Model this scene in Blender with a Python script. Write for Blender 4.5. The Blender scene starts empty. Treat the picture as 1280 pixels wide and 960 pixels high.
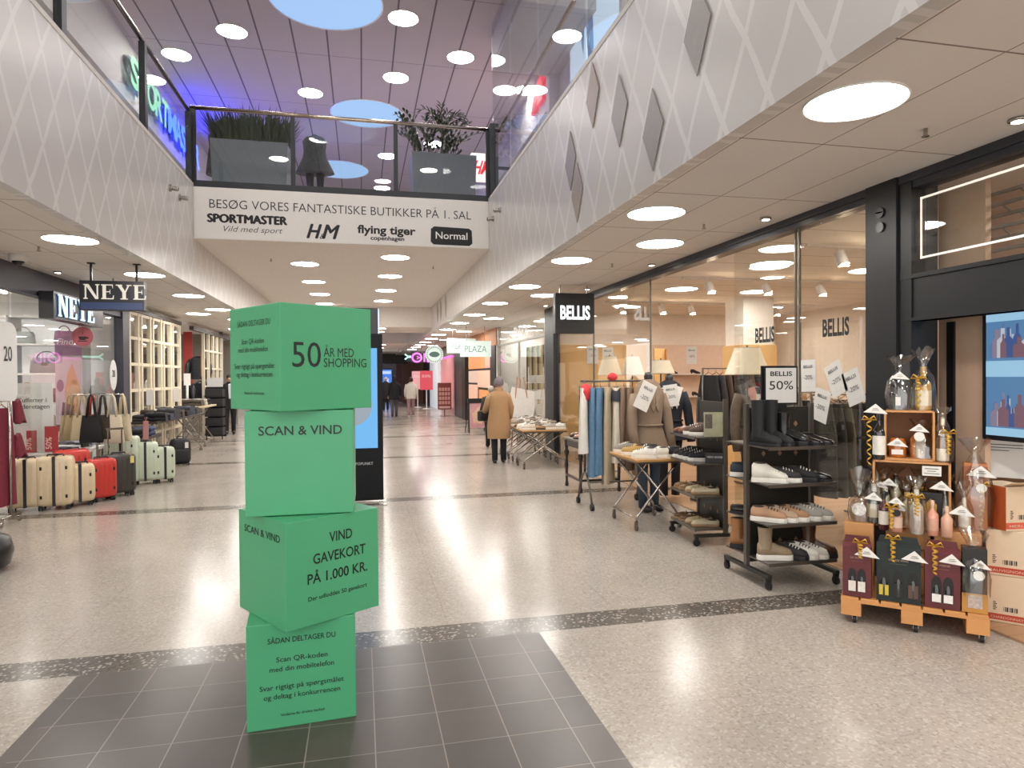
import bpy, bmesh, math, random
from mathutils import Vector, Matrix
random.seed(7)
SC = bpy.context.scene
COL = SC.collection
PI = math.pi
# ------------------------------------------------------------------ camera
CAM_H, CAM_F = 1.6646, 832.2
_yaw, _pitch, _roll = math.radians(12.724), math.radians(-0.637), math.radians(-0.394)
_fw = Vector((math.sin(_yaw)*math.cos(_pitch), math.cos(_yaw)*math.cos(_pitch), math.sin(_pitch)))
_r0 = Vector((math.cos(_yaw), -math.sin(_yaw), 0)); _u0 = _r0.cross(_fw)
_rt = _r0*math.cos(_roll) + _u0*math.sin(_roll); _up = _u0*math.cos(_roll) - _r0*math.sin(_roll)
cd = bpy.data.cameras.new('camera'); cam = bpy.data.objects.new('camera', cd); COL.objects.link(cam)
cd.sensor_width = 36; cd.lens = CAM_F/1280*36; cd.clip_start = .05; cd.clip_end = 300
cam.matrix_world = Matrix(((_rt.x, _up.x, -_fw.x, 0), (_rt.y, _up.y, -_fw.y, 0), (_rt.z, _up.z, -_fw.z, CAM_H), (0, 0, 0, 1)))
SC.camera = cam
# ------------------------------------------------------------------ world, exposure
SC.view_settings.view_transform = 'Standard'; SC.view_settings.look = 'None'
SC.view_settings.gamma = 1; SC.view_settings.use_curve_mapping = False
SC.view_settings.exposure = 1.12
LAMP = 20.0          # radiance of the round ceiling lights
SPOT = 60.0          # small spots
wd = bpy.data.worlds.new('world'); SC.world = wd; wd.use_nodes = True
bg = wd.node_tree.nodes['Background']; bg.inputs[0].default_value = (1, .98, .95, 1); bg.inputs[1].default_value = 1.15
try:
    SC.cycles.use_denoising = True
    SC.cycles.max_bounces = 10; SC.cycles.diffuse_bounces = 5; SC.cycles.glossy_bounces = 4
    SC.cycles.transparent_max_bounces = 24; SC.cycles.transmission_bounces = 6
    SC.cycles.sample_clamp_indirect = 6; SC.cycles.caustics_reflective = False; SC.cycles.caustics_refractive = False
except Exception: pass
# a point of the place seen at a pixel of the 1280x960 photograph, on a floor height, a side wall or a cross wall
def ray(px, py): return _fw + _rt*((px-640)/CAM_F) + _up*((480-py)/CAM_F)
def zp(px, py, z=0): d = ray(px, py); t = (z-CAM_H)/d.z; return Vector((d.x*t, d.y*t, z))
def xp(px, py, x): d = ray(px, py); t = x/d.x; return Vector((x, d.y*t, CAM_H+d.z*t))
def yp(px, py, y): d = ray(px, py); t = y/d.y; return Vector((d.x*t, y, CAM_H+d.z*t))
# ------------------------------------------------------------------ materials
def lin(h):
    if not isinstance(h, str): return h
    c = [int(h[i:i+2], 16)/255 for i in (0, 2, 4)]
    return tuple(x/12.92 if x <= .04045 else ((x+.055)/1.055)**2.4 for x in c)
MATS = {}
def mat(name, col='808080', rough=.5, metal=0, var=.08, scale=14, bump=0, emit=None, es=0, alpha=1, spec=.5, coat=0, trans=0):
    if name in MATS: return MATS[name]
    m = bpy.data.materials.new(name); m.use_nodes = True; nt = m.node_tree; N = nt.nodes; L = nt.links
    b = N['Principled BSDF']; c = lin(col)
    tc = N.new('ShaderNodeTexCoord'); nz = N.new('ShaderNodeTexNoise'); nz.inputs['Scale'].default_value = scale; nz.inputs['Detail'].default_value = 3
    L.new(tc.outputs['Object'], nz.inputs['Vector'])
    mx = N.new('ShaderNodeMix'); mx.data_type = 'RGBA'
    mx.inputs[6].default_value = tuple(x*(1-var) for x in c)+(1,); mx.inputs[7].default_value = tuple(min(1, x*(1+var)) for x in c)+(1,)
    L.new(nz.outputs['Fac'], mx.inputs[0]); L.new(mx.outputs[2], b.inputs['Base Color'])
    b.inputs['Roughness'].default_value = rough; b.inputs['Metallic'].default_value = metal
    b.inputs['Specular IOR Level'].default_value = spec; b.inputs['Coat Weight'].default_value = coat
    b.inputs['Transmission Weight'].default_value = trans
    if emit is not None:
        b.inputs['Emission Color'].default_value = tuple(lin(emit))+(1,); b.inputs['Emission Strength'].default_value = es*(1 if name in ('lamp_diffuser',) or es > 10 else 1)
    if alpha < 1: b.inputs['Alpha'].default_value = alpha
    if bump:
        bp = N.new('ShaderNodeBump'); bp.inputs['Strength'].default_value = bump; bp.inputs['Distance'].default_value = .01
        n2 = N.new('ShaderNodeTexNoise'); n2.inputs['Scale'].default_value = scale*3; L.new(tc.outputs['Object'], n2.inputs['Vector'])
        L.new(n2.outputs['Fac'], bp.inputs['Height']); L.new(bp.outputs['Normal'], b.inputs['Normal'])
    MATS[name] = m; return m
def mnode(nt, op, a, b=None, c=None):
    n = nt.nodes.new('ShaderNodeMath'); n.operation = op
    for i, v in enumerate((a, b, c)):
        if v is None: continue
        if isinstance(v, (int, float)): n.inputs[i].default_value = v
        else: nt.links.new(v, n.inputs[i])
    return n.outputs[0]
def mixc(nt, fac, a, b):
    n = nt.nodes.new('ShaderNodeMix'); n.data_type = 'RGBA'
    for s, v in ((0, fac), (6, a), (7, b)):
        if isinstance(v, (int, float)): n.inputs[s].default_value = v
        elif isinstance(v, tuple): n.inputs[s].default_value = v if len(v) == 4 else v+(1,)
        else: nt.links.new(v, n.inputs[s])
    return n.outputs[2]
def sepxyz(nt):
    tc = nt.nodes.new('ShaderNodeTexCoord'); s = nt.nodes.new('ShaderNodeSeparateXYZ'); nt.links.new(tc.outputs['Object'], s.inputs[0])
    return tc, s.outputs[0], s.outputs[1], s.outputs[2]
def lineat(nt, co, off, per, w):          # 1 on a line of width w every per, 0 elsewhere
    t = mnode(nt, 'PINGPONG', mnode(nt, 'SUBTRACT', co, off), per/2)
    return mnode(nt, 'LESS_THAN', t, w/2)
def noise(nt, tc, scale, detail=2):
    n = nt.nodes.new('ShaderNodeTexNoise'); n.inputs['Scale'].default_value = scale; n.inputs['Detail'].default_value = detail
    nt.links.new(tc.outputs['Object'], n.inputs['Vector']); return n.outputs['Fac']
def newmat(name, rough=.5, spec=.5):
    m = bpy.data.materials.new(name); m.use_nodes = True; MATS[name] = m
    b = m.node_tree.nodes['Principled BSDF']; b.inputs['Roughness'].default_value = rough; b.inputs['Specular IOR Level'].default_value = spec
    return m, m.node_tree, b
def glassmat(name, tint=(.96, .98, .98), base=.05, k=.75, rough=0.0):
    if name in MATS: return MATS[name]
    m = bpy.data.materials.new(name); m.use_nodes = True; MATS[name] = m; nt = m.node_tree; nt.nodes.clear(); N = nt.nodes; L = nt.links
    o = N.new('ShaderNodeOutputMaterial'); mx = N.new('ShaderNodeMixShader'); t = N.new('ShaderNodeBsdfTransparent'); g = N.new('ShaderNodeBsdfGlossy')
    t.inputs[0].default_value = tint+(1,); g.inputs['Roughness'].default_value = rough
    lw = N.new('ShaderNodeLayerWeight'); lw.inputs[0].default_value = .5
    f = mnode(nt, 'ADD', mnode(nt, 'MULTIPLY', mnode(nt, 'POWER', lw.outputs['Facing'], 4), k), base)
    L.new(f, mx.inputs[0]); L.new(t.outputs[0], mx.inputs[1]); L.new(g.outputs[0], mx.inputs[2]); L.new(mx.outputs[0], o.inputs[0])
    return m
GLOW = .46           # signs and screens, in step with the exposure
def emis(name, col, s):
    if s < 10: s = s*GLOW
    return mat(name, '101010', .6, var=0, emit=col, es=s)
# ------------------------------------------------------------------ mesh building
_fontcache = {}
def text_geo(s, bold=0.0):
    k = (s, bold)
    if k in _fontcache: return _fontcache[k]
    cu = bpy.data.curves.new('t', 'FONT'); cu.body = s; cu.size = 1; cu.offset = bold; cu.resolution_u = 3
    ob = bpy.data.objects.new('t', cu); me = bpy.data.meshes.new_from_object(ob)
    V = [v.co.copy() for v in me.vertices]; F = [tuple(p.vertices) for p in me.polygons]
    bpy.data.objects.remove(ob); bpy.data.curves.remove(cu); bpy.data.meshes.remove(me)
    if V:
        x0 = min(v.x for v in V); x1 = max(v.x for v in V)
    else: x0, x1 = 0, 1
    _fontcache[k] = (V, F, x0, x1); return _fontcache[k]
class MB:
    def __init__(s): s.v = []; s.f = []; s.s = []; s.m = []
    def add(s, V, F, smooth=False, mi=0):
        o = len(s.v); s.v += [Vector(v) for v in V]; s.f += [tuple(i+o for i in f) for f in F]; s.s += [smooth]*len(F); s.m += [mi]*len(F); return s
    def box(s, c, d, R=None, mi=0, bev=0, taper=1, smooth=False):
        x, y, z = d[0]/2, d[1]/2, d[2]/2; c = Vector(c)
        if bev:
            bm = bmesh.new(); bmesh.ops.create_cube(bm, size=1)
            for v in bm.verts: v.co = Vector((v.co.x*d[0], v.co.y*d[1], v.co.z*d[2]))
            bmesh.ops.bevel(bm, geom=bm.edges[:], offset=bev, segments=2, affect='EDGES', profile=.6)
            V = [v.co.copy() for v in bm.verts]; bm.verts.index_update(); F = [tuple(v.index for v in f.verts) for f in bm.faces]; bm.free()
        else:
            V = [Vector((a*x, b*y, e*z)) for e in (-1, 1) for b in (-1, 1) for a in (-1, 1)]
            F = [(0, 2, 3, 1), (4, 5, 7, 6), (0, 1, 5, 4), (2, 6, 7, 3), (0, 4, 6, 2), (1, 3, 7, 5)]
        if taper != 1: V = [Vector((v.x*(taper if v.z > 0 else 1), v.y*(taper if v.z > 0 else 1), v.z)) for v in V]
        if R is not None: V = [R @ v for v in V]
        return s.add([v+c for v in V], F, smooth, mi)
    def b2(s, a, b, mi=0, bev=0):            # box between two corners
        a, b = Vector(a), Vector(b); return s.box((a+b)/2, [abs(q) for q in (b-a)], None, mi, bev)
    def cyl(s, p0, p1, r0, r1=None, n=10, caps=True, mi=0, smooth=True):
        p0, p1 = Vector(p0), Vector(p1); r1 = r0 if r1 is None else r1; d = (p1-p0).normalized()
        a = d.orthogonal().normalized(); b = d.cross(a)
        V = [p0+(a*math.cos(2*PI*i/n)+b*math.sin(2*PI*i/n))*r0 for i in range(n)]+[p1+(a*math.cos(2*PI*i/n)+b*math.sin(2*PI*i/n))*r1 for i in range(n)]
        s.add(V, [(i, (i+1) % n, n+(i+1) % n, n+i) for i in range(n)], smooth, mi)
        if caps:
            s.add(V[:n], [tuple(range(n))[::-1]], False, mi); s.add(V[n:], [tuple(range(n))], False, mi)
        return s
    def tube(s, pts, r, n=6, mi=0, closed=False):
        P = [Vector(p) for p in pts]; m = len(P); rs = r if isinstance(r, (list, tuple)) else [r]*m
        V = []; a = None
        for i in range(m):
            if closed: d = P[(i+1) % m]-P[i-1]
            else: d = P[min(i+1, m-1)]-P[max(i-1, 0)]
            d.normalize()
            if a is None: a = d.orthogonal().normalized()
            a = (a-d*a.dot(d)); a = a.normalized() if a.length > 1e-6 else d.orthogonal().normalized()
            b = d.cross(a); V += [P[i]+(a*math.cos(2*PI*k/n)+b*math.sin(2*PI*k/n))*rs[i] for k in range(n)]
        F = []
        for i in range(m if closed else m-1):
            j = (i+1) % m
            F += [(i*n+k, i*n+(k+1) % n, j*n+(k+1) % n, j*n+k) for k in range(n)]
        if not closed: F += [tuple(range(n))[::-1], tuple(range((m-1)*n, m*n))]
        return s.add(V, F, True, mi)
    def loft(s, rings, cap=True, mi=0, smooth=True, closed=True):
        n = len(rings[0]); V = [Vector(p) for r in rings for p in r]; F = []
        for i in range(len(rings)-1):
            for k in range(n if closed else n-1):
                F.append((i*n+k, i*n+(k+1) % n, (i+1)*n+(k+1) % n, (i+1)*n+k))
        s.add(V, F, smooth, mi)
        if cap and closed:
            s.add(rings[0], [tuple(range(n))[::-1]], smooth, mi); s.add(rings[-1], [tuple(range(n))], smooth, mi)
        return s
    def lathe(s, prof, c=(0, 0, 0), n=14, mi=0, sx=1, sy=1):
        c = Vector(c)
        return s.loft([[c+Vector((r*math.cos(2*PI*k/n)*sx, r*math.sin(2*PI*k/n)*sy, z)) for k in range(n)] for r, z in prof], True, mi)
    def ell(s, c, r, n=10, m=7, R=None, mi=0):
        c = Vector(c); rings = []
        for j in range(m+1):
            t = -PI/2+PI*j/m; q = max(math.cos(t), .02)
            rings.append([(R or Matrix.Identity(3)) @ Vector((r[0]*q*math.cos(2*PI*k/n), r[1]*q*math.sin(2*PI*k/n), r[2]*math.sin(t)))+c for k in range(n)])
        return s.loft(rings, True, mi)
    def poly(s, pts, th=0, mi=0, nrm=None):      # flat outline with thickness th along its normal
        P = [Vector(p) for p in pts]; n = len(P)
        if not th: return s.add(P, [tuple(range(n))], False, mi)
        if nrm is None: nrm = (P[1]-P[0]).cross(P[2]-P[1]).normalized()
        Q = [p-Vector(nrm)*th for p in P]
        return s.add(P+Q, [tuple(range(n)), tuple(range(n, 2*n))[::-1]]+[(i, i+n, (i+1) % n+n, (i+1) % n) for i in range(n)], False, mi)
    def text(s, st, o, right=(1, 0, 0), up=(0, 0, 1), size=.1, align='c', bold=0.0, sx=1.0, shear=0.0, width=None, mi=0):
        V, F, x0, x1 = text_geo(st, bold); r, u, o = Vector(right).normalized(), Vector(up).normalized(), Vector(o)
        if width: sx = width/((x1-x0)*size)
        off = {'l': x0, 'c': (x0+x1)/2, 'r': x1}[align]
        return s.add([o+r*((v.x-off)*size*sx+v.y*size*shear)+u*(v.y*size) for v in V], F, False, mi)
    def xf(s, M, start=0):
        for i in range(start, len(s.v)): s.v[i] = M @ s.v[i]
        return s
    def build(s, name, m, parent=None, loc=None, rz=None):
        me = bpy.data.meshes.new(name); me.from_pydata([tuple(v) for v in s.v], [], s.f)
        for k in (m if isinstance(m, (list, tuple)) else [m]): me.materials.append(k)
        me.polygons.foreach_set('use_smooth', s.s); me.polygons.foreach_set('material_index', s.m); me.update()
        o = bpy.data.objects.new(name, me); COL.objects.link(o)
        if parent is not None: o.parent = parent
        if loc is not None: o.location = loc
        if rz is not None: o.rotation_euler.z = rz
        return o
def rz3(a): return Matrix.Rotation(a, 3, 'Z')
def rx3(a): return Matrix.Rotation(a, 3, 'X')
def ry3(a): return Matrix.Rotation(a, 3, 'Y')
def tag(o, label, cat, group=None, kind=None):
    o['label'] = label; o['category'] = cat
    if group: o['group'] = group
    if kind: o['kind'] = kind
    return o
def thing(name, label, cat, loc=(0, 0, 0), rz=0, group=None):
    o = bpy.data.objects.new(name, None); COL.objects.link(o); o.empty_display_size = .1
    o.location = loc; o.rotation_euler.z = rz; return tag(o, label, cat, group)
def struct(name, mb, m, label=None):
    o = mb.build(name, m); o['kind'] = 'structure'
    if label: o['label'] = label
    return o
def dup(o, loc=None, rz=None, label=None, group=None, parent=None):
    c = o.copy(); COL.objects.link(c)
    if parent is not None: c.parent = parent
    if loc is not None: c.location = loc
    if rz is not None: c.rotation_euler.z = rz
    if label: c['label'] = label
    if group: c['group'] = group
    for ch in list(o.children): dup(ch, parent=c)
    return c
ORD = 'first second third fourth fifth sixth seventh eighth ninth tenth eleventh twelfth thirteenth fourteenth fifteenth sixteenth seventeenth eighteenth nineteenth twentieth'.split()
# ------------------------------------------------------------------ setting: materials
CZ, XR, XL, XW, XN, YB = 3.13, 2.157, -2.541, 3.946, -4.25, 11.27
DECK, UZ = 4.672, 7.8
# terrazzo floor with dark cross bands and hairline joints
m, nt, b = newmat('terrazzo', .2, .45)
tc, X_, Y_, Z_ = sepxyz(nt)
vor = nt.nodes.new('ShaderNodeTexVoronoi'); vor.inputs['Scale'].default_value = 75; nt.links.new(tc.outputs['Object'], vor.inputs['Vector'])
vs = nt.nodes.new('ShaderNodeSeparateColor'); nt.links.new(vor.outputs['Color'], vs.inputs[0])
big = noise(nt, tc, 1.3, 3)
base = mixc(nt, big, lin('989089'), lin('ada49a'))
base = mixc(nt, mnode(nt, 'MULTIPLY', mnode(nt, 'GREATER_THAN', vs.outputs[0], .8), .22), base, lin('d8d0c4'))
base = mixc(nt, mnode(nt, 'MULTIPLY', mnode(nt, 'LESS_THAN', vs.outputs[1], .16), .3), base, lin('6e665e'))
dark = mixc(nt, vs.outputs[0], lin('4d4843'), lin('6a635c'))
dark = mixc(nt, mnode(nt, 'GREATER_THAN', vs.outputs[2], .9), dark, lin('a39b91'))
base = mixc(nt, lineat(nt, Y_, 4.31, 4.86, .27), base, dark)
jl = mnode(nt, 'MAXIMUM', lineat(nt, X_, .55, 1.2, .004), lineat(nt, Y_, 1.88, 1.215, .004))
base = mixc(nt, mnode(nt, 'MULTIPLY', jl, .35), base, lin('5a5148'))
nt.links.new(base, b.inputs['Base Color'])
rg = mnode(nt, 'ADD', mnode(nt, 'MULTIPLY', big, .10), .15); nt.links.new(rg, b.inputs['Roughness'])
# charcoal floor tiles, straight grid, pale grout
m, nt, b = newmat('charcoal_tile', .3, .5)
tc, X_, Y_, Z_ = sepxyz(nt)
gl = mnode(nt, 'MAXIMUM', lineat(nt, X_, .045, .3015, .0055), lineat(nt, Y_, 4.17, .2945, .0045))
gl = mnode(nt, 'MULTIPLY', gl, mnode(nt, 'GREATER_THAN', X_, -1.52))
br = nt.nodes.new('ShaderNodeTexBrick'); br.offset = 0; br.inputs['Scale'].default_value = 1; br.inputs['Brick Width'].default_value = .3015; br.inputs['Row Height'].default_value = .2945
br.inputs['Mortar Size'].default_value = 0; br.inputs['Color1'].default_value = lin('3c3431')+(1,); br.inputs['Color2'].default_value = lin('4a423e')+(1,)
mp = nt.nodes.new('ShaderNodeMapping'); mp.inputs['Location'].default_value = (-.045, -4.17, 0); nt.links.new(tc.outputs['Object'], mp.inputs[0]); nt.links.new(mp.outputs[0], br.inputs['Vector'])
cc = mixc(nt, mnode(nt, 'MULTIPLY', noise(nt, tc, 6, 4), .35), br.outputs[0], lin('5b524c'))
nt.links.new(mixc(nt, mnode(nt, 'MULTIPLY', gl, .85), cc, lin('8a8078')), b.inputs['Base Color'])
# ceiling panels
def panelmat(name, c1, px_, ox, py_, oy, wx, wy, dk):
    m, nt, b = newmat(name, .85, .2)
    tc, X_, Y_, Z_ = sepxyz(nt)
    l = mnode(nt, 'MAXIMUM', lineat(nt, X_, ox, px_, wx), lineat(nt, Y_, oy, py_, wy))
    c = mixc(nt, noise(nt, tc, 2, 2), tuple(x*.96 for x in lin(c1)), lin(c1))
    nt.links.new(mixc(nt, l, c, lin(dk)), b.inputs['Base Color'])
panelmat('ceiling_panel', 'e6e1dc', .575, 2.88, 1.235, 2.48, .008, .012, '8f857c')
panelmat('upper_ceiling_panel', 'b9aeb1', .6, .05, 2.4, 1.2, .03, .012, '6f6668')
panelmat('shop_ceiling', 'efe8e0', 20, 9, .62, 0, .01, .02, 'b5a291')
# fascia: pale hand drawn lattice on light grey
m, nt, b = newmat('lattice_panel', .28, .4)
tc, X_, Y_, Z_ = sepxyz(nt)
wob = mnode(nt, 'MULTIPLY', mnode(nt, 'SUBTRACT', noise(nt, tc, 2.2, 3), .5), .16)
u = mnode(nt, 'DIVIDE', Y_, .46); v = mnode(nt, 'DIVIDE', Z_, .80)
ln = None
for sg in ('ADD', 'SUBTRACT'):
    t = mnode(nt, 'PINGPONG', mnode(nt, 'ADD', mnode(nt, sg, u, v), wob), .5)
    t = mnode(nt, 'LESS_THAN', t, .055); ln = t if ln is None else mnode(nt, 'MAXIMUM', ln, t)
fine = noise(nt, tc, 1.1, 2)
cc = mixc(nt, fine, lin('c6c2c0'), lin('d3cfcd'))
nt.links.new(mixc(nt, mnode(nt, 'MULTIPLY', ln, .62), cc, lin('e6e4e2')), b.inputs['Base Color'])
WHITE = mat('white_paint', 'd9d4cf', .6); SOFF = mat('soffit_paint', 'e2dbd5', .8)
DARK = mat('slate_frame', '2b2c33', .35); BLACK = mat('black_metal', '17181b', .4); STEEL = mat('brushed_steel', 'a9a39c', .25, 1)
BEIGE = mat('beige_panel', 'c9ab92', .6); PINKB = mat('blush_wall', 'e9dccd', .8); BIRCH = mat('birch_panel', 'd9b075', .55, scale=6)
GLASS = glassmat('clear_glass', base=.045, k=.4); GLASSD = glassmat('shop_glass', (.97, .97, .95), .06, .6)
# wood plank floor
m, nt, b = newmat('plank_floor', .35, .4)
tc, X_, Y_, Z_ = sepxyz(nt)
br = nt.nodes.new('ShaderNodeTexBrick'); br.inputs['Scale'].default_value = 1; br.inputs['Brick Width'].default_value = 1.4; br.inputs['Row Height'].default_value = .13
br.inputs['Mortar Size'].default_value = .002; br.inputs['Color1'].default_value = lin('ad8d6e')+(1,); br.inputs['Color2'].default_value = lin('9f7e60')+(1,); br.inputs['Mortar'].default_value = lin('6b4a2d')+(1,)
nt.links.new(tc.outputs['Object'], br.inputs['Vector']); nt.links.new(br.outputs[0], b.inputs['Base Color'])
# ------------------------------------------------------------------ setting: shell
struct('floor', MB().b2((-10, -5, -.1), (10, 50, 0)), MATS['terrazzo'])
struct('floor_tiles', MB().b2((-1.57, -3, .0), (1.109, 4.17, .003)), MATS['charcoal_tile'])
struct('floor_wine_shop', MB().b2((3.95, -3, 0), (7.5, 4.35, .015)), MATS['plank_floor'])
struct('floor_shoe_shop', MB().b2((3.96, 4.5, 0), (9.6, 14, .012)), MATS['plank_floor'])
struct('ceiling_gallery_right', MB().b2((XR+.1, -5, CZ), (XW+.1, 46, CZ+.1)), MATS['ceiling_panel'])
struct('ceiling_gallery_left', MB().b2((XN-.1, -5, CZ), (XL-.1, 46, CZ+.1)), MATS['ceiling_panel'])
struct('wall_fascia_right', MB().b2((XR, -5, CZ-.02), (XR+.1, 46, DECK)), MATS['lattice_panel'])
struct('wall_fascia_left', MB().b2((XL-.1, -5, CZ-.02), (XL, 46, DECK)), MATS['lattice_panel'])
struct('trim_1', MB().b2((XL-.1, -5, DECK), (XL+.006, 46, DECK+.05)), WHITE)
struct('trim_2', MB().b2((XR-.006, -5, DECK), (XR+.1, 46, DECK+.05)), WHITE)
struct('slab_upper_left', MB().b2((-10, -5, DECK-.25), (XL-.1, 46, DECK)), SOFF)
struct('slab_upper_right', MB().b2((XR+.1, -5, DECK-.25), (10, 46, DECK)), SOFF)
# the bridge across the atrium and the lower cross beams behind it
struct('slab_bridge', MB().b2((XL, YB, 3.856), (XR, 21, DECK)), SOFF)
struct('beam_cross_near', MB().b2((XL, 21, 3.23), (XR, 23.7, 4.6)), SOFF)
struct('beam_cross_far', MB().b2((XL, 31, 3.23), (XR, 37, 4.6)), SOFF)
struct('beam_cross_end', MB().b2((XL, 40, 3.2), (XR, 46, 4.6)), SOFF)
struct('lintel_end', MB().b2((-4.3, 44, 2.55), (2.9, 44.3, 3.2)), BLACK)
struct('wall_end', MB().b2((-10, 49, 0), (10, 49.2, 4)), mat('dark_end', '2c2b30', .5))
# upper ceiling with round skylights cut as bright discs
struct('ceiling_upper', MB().b2((-9, -5, UZ), (9, 40, UZ+.15)), MATS['upper_ceiling_panel'])
struct('wall_upper_end', MB().b2((-9, 32, DECK), (9, 32.2, UZ)), mat('upper_end_paint', '9d9699', .8))
struct('wall_upper_left', MB().b2((-4.25, -5, 6.68), (-4.07, 32, UZ)), WHITE)
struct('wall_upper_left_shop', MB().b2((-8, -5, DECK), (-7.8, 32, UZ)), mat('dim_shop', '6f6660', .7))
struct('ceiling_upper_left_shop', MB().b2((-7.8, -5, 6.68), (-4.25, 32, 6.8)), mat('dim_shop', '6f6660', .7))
struct('wall_upper_right', MB().b2((3.6, 2, DECK), (3.8, 11.95, UZ)).b2((3.4, 11.8, DECK), (3.75, 12.0, UZ)).b2((4.4, 12, DECK), (4.6, 32, UZ)).b2((3.6, 12, 6.9), (3.75, 32, UZ)), mat('upper_right_paint', 'd5cecf', .8))
# left shop shell
NW = mat('bright_shop_white', 'ece9e6', .6)
struct('wall_left_back', MB().b2((-8.4, 2, 0), (-8.3, 26, CZ)), NW)
struct('wall_left_partition', MB().b2((-8.3, 13.55, 0), (-4.35, 13.65, CZ)), NW)
struct('wall_left_end', MB().b2((-8.3, 1.9, 0), (XN-.1, 2, CZ)), NW)
struct('ceiling_left_shop', MB().b2((-8.3, 2, 3.05), (XN-.1, 26, 3.13)), NW)
struct('trim_header_left', MB().b2((XN-.12, 2, 2.79), (XN+.02, 13.4, CZ)), mat('slate_header', '3a3b47', .45))
struct('column_left', MB().b2((XN-.1, 13.3, 0), (XN+.05, 13.62, CZ)), mat('slate_header', '3a3b47', .45))
struct('wall_left_far', MB().b2((XN-.2, 30, 0), (XN, 46, CZ)), mat('far_left', '8b8078', .6))
struct('wall_left_far_back', MB().b2((XN-.2, 26, 0), (-8.3, 26.2, CZ)), mat('far_grey', '9b948e', .7))
# shoe shop shell (right)
struct('wall_right_shop_back', MB().b2((9.5, 4.4, 0), (9.6, 14.1, CZ)), PINKB)
struct('wall_right_shop_end', MB().b2((XW+.05, 13.9, 0), (9.6, 14, CZ)), PINKB)
struct('wall_right_shop_partition', MB().b2((XW+.2, 4.36, .0), (9.6, 4.46, CZ)), PINKB)
struct('ceiling_right_shop', MB().b2((XW+.1, 4.4, 3.05), (9.6, 14, 3.13)), MATS['shop_ceiling'])
struct('column_shop', MB().b2((6.6, 10.6, 0), (7.2, 11.2, 3.05)), mat('white_column', 'e8e2da', .6))
struct('trim_column_birch', MB().b2((6.56, 10.56, 0), (7.24, 11.24, 2.2)), BIRCH)
struct('trim_birch_boards', MB().b2((4.2, 13.84, 0.3), (6.2, 13.9, 2.35)), BIRCH)
struct('trim_blush_boards', MB().b2((6.3, 13.82, 0.3), (9.4, 13.9, 2.35)), mat('blush_board', 'dcc0aa', .6))
# shop front frames (right)
struct('trim_header_right', MB().b2((XW-.02, -3, 3.02), (XW+.12, 13.55, CZ)).b2((XW-.035, -3, 3.07), (XW+.1, 13.55, CZ)), DARK)
struct('column_right_dark', MB().b2((XW-.05, 4.22, 0), (XW+.25, 4.53, CZ)).b2((XW-.03, 4.1, 0), (XW+.2, 4.24, CZ)), BLACK)
struct('trim_transom', MB().b2((XW-.02, -3, 2.05), (XW+.1, 4.2, 2.39)).b2((XW-.035, -3, 2.36), (XW+.08, 4.2, 2.39)).b2((XW-.035, -3, 2.05), (XW+.08, 4.2, 2.075)), BLACK)
struct('column_far_dark', MB().b2((XW-.03, 13.4, 0), (XW+.12, 14.05, CZ)), BLACK)
# wine shop shell
struct('wall_wine_shop_side', MB().b2((XW+.36, 3.86, 0), (XW+.41, 4.25, CZ)), BEIGE)
struct('wall_wine_shop_back', MB().b2((XW+.85, 3.2, 0), (XW+.95, 4.3, CZ)).b2((4.6, -3, 0), (6.9, -2.9, CZ)).b2((6.9, -3, 0), (7, 4.3, CZ)), BEIGE)
struct('ceiling_wine_shop', MB().b2((XW+.12, -3, 3.05), (7, 4.36, CZ)), SOFF)
struct('door_1', MB().b2((XW+.34, 4.10, 0), (XW+.38, 4.16, 2.05)), BLACK)
# ------------------------------------------------------------------ glass fronts
def pane(name, a, b_, m=GLASSD):
    return struct(name, MB().b2(a, b_), m)
pane('window_1', (XW+.03, 4.53, .02), (XW+.04, 5.45, 3.02)); pane('window_2', (XW+.05, 5.55, .02), (XW+.06, 6.6, 3.02))
pane('window_3', (XW+.03, 8.74, .02), (XW+.04, 11.08, 3.02)); pane('window_4', (XW+.03, 11.12, .02), (XW+.04, 13.4, 3.02))
struct('trim_3', MB().b2((XW+.025, 8.725, .02), (XW+.045, 8.74, 3.02)).b2((XW+.025, 11.08, .02), (XW+.045, 11.12, 3.02)).b2((XW+.025, 5.45, .02), (XW+.045, 5.465, 3.02)).b2((XW+.045, 5.535, .02), (XW+.065, 5.55, 3.02)), mat('glass_edge', '5c5a50', .3))
pane('window_5', (XW+.03, -3, 2.39), (XW+.04, 4.1, 3.02))
pane('window_6', (XN-.06, 9.6, .02), (XN-.05, 13.3, 2.79)); pane('window_7', (XN-.06, 4, .02), (XN-.05, 9.55, 2.79))
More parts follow.
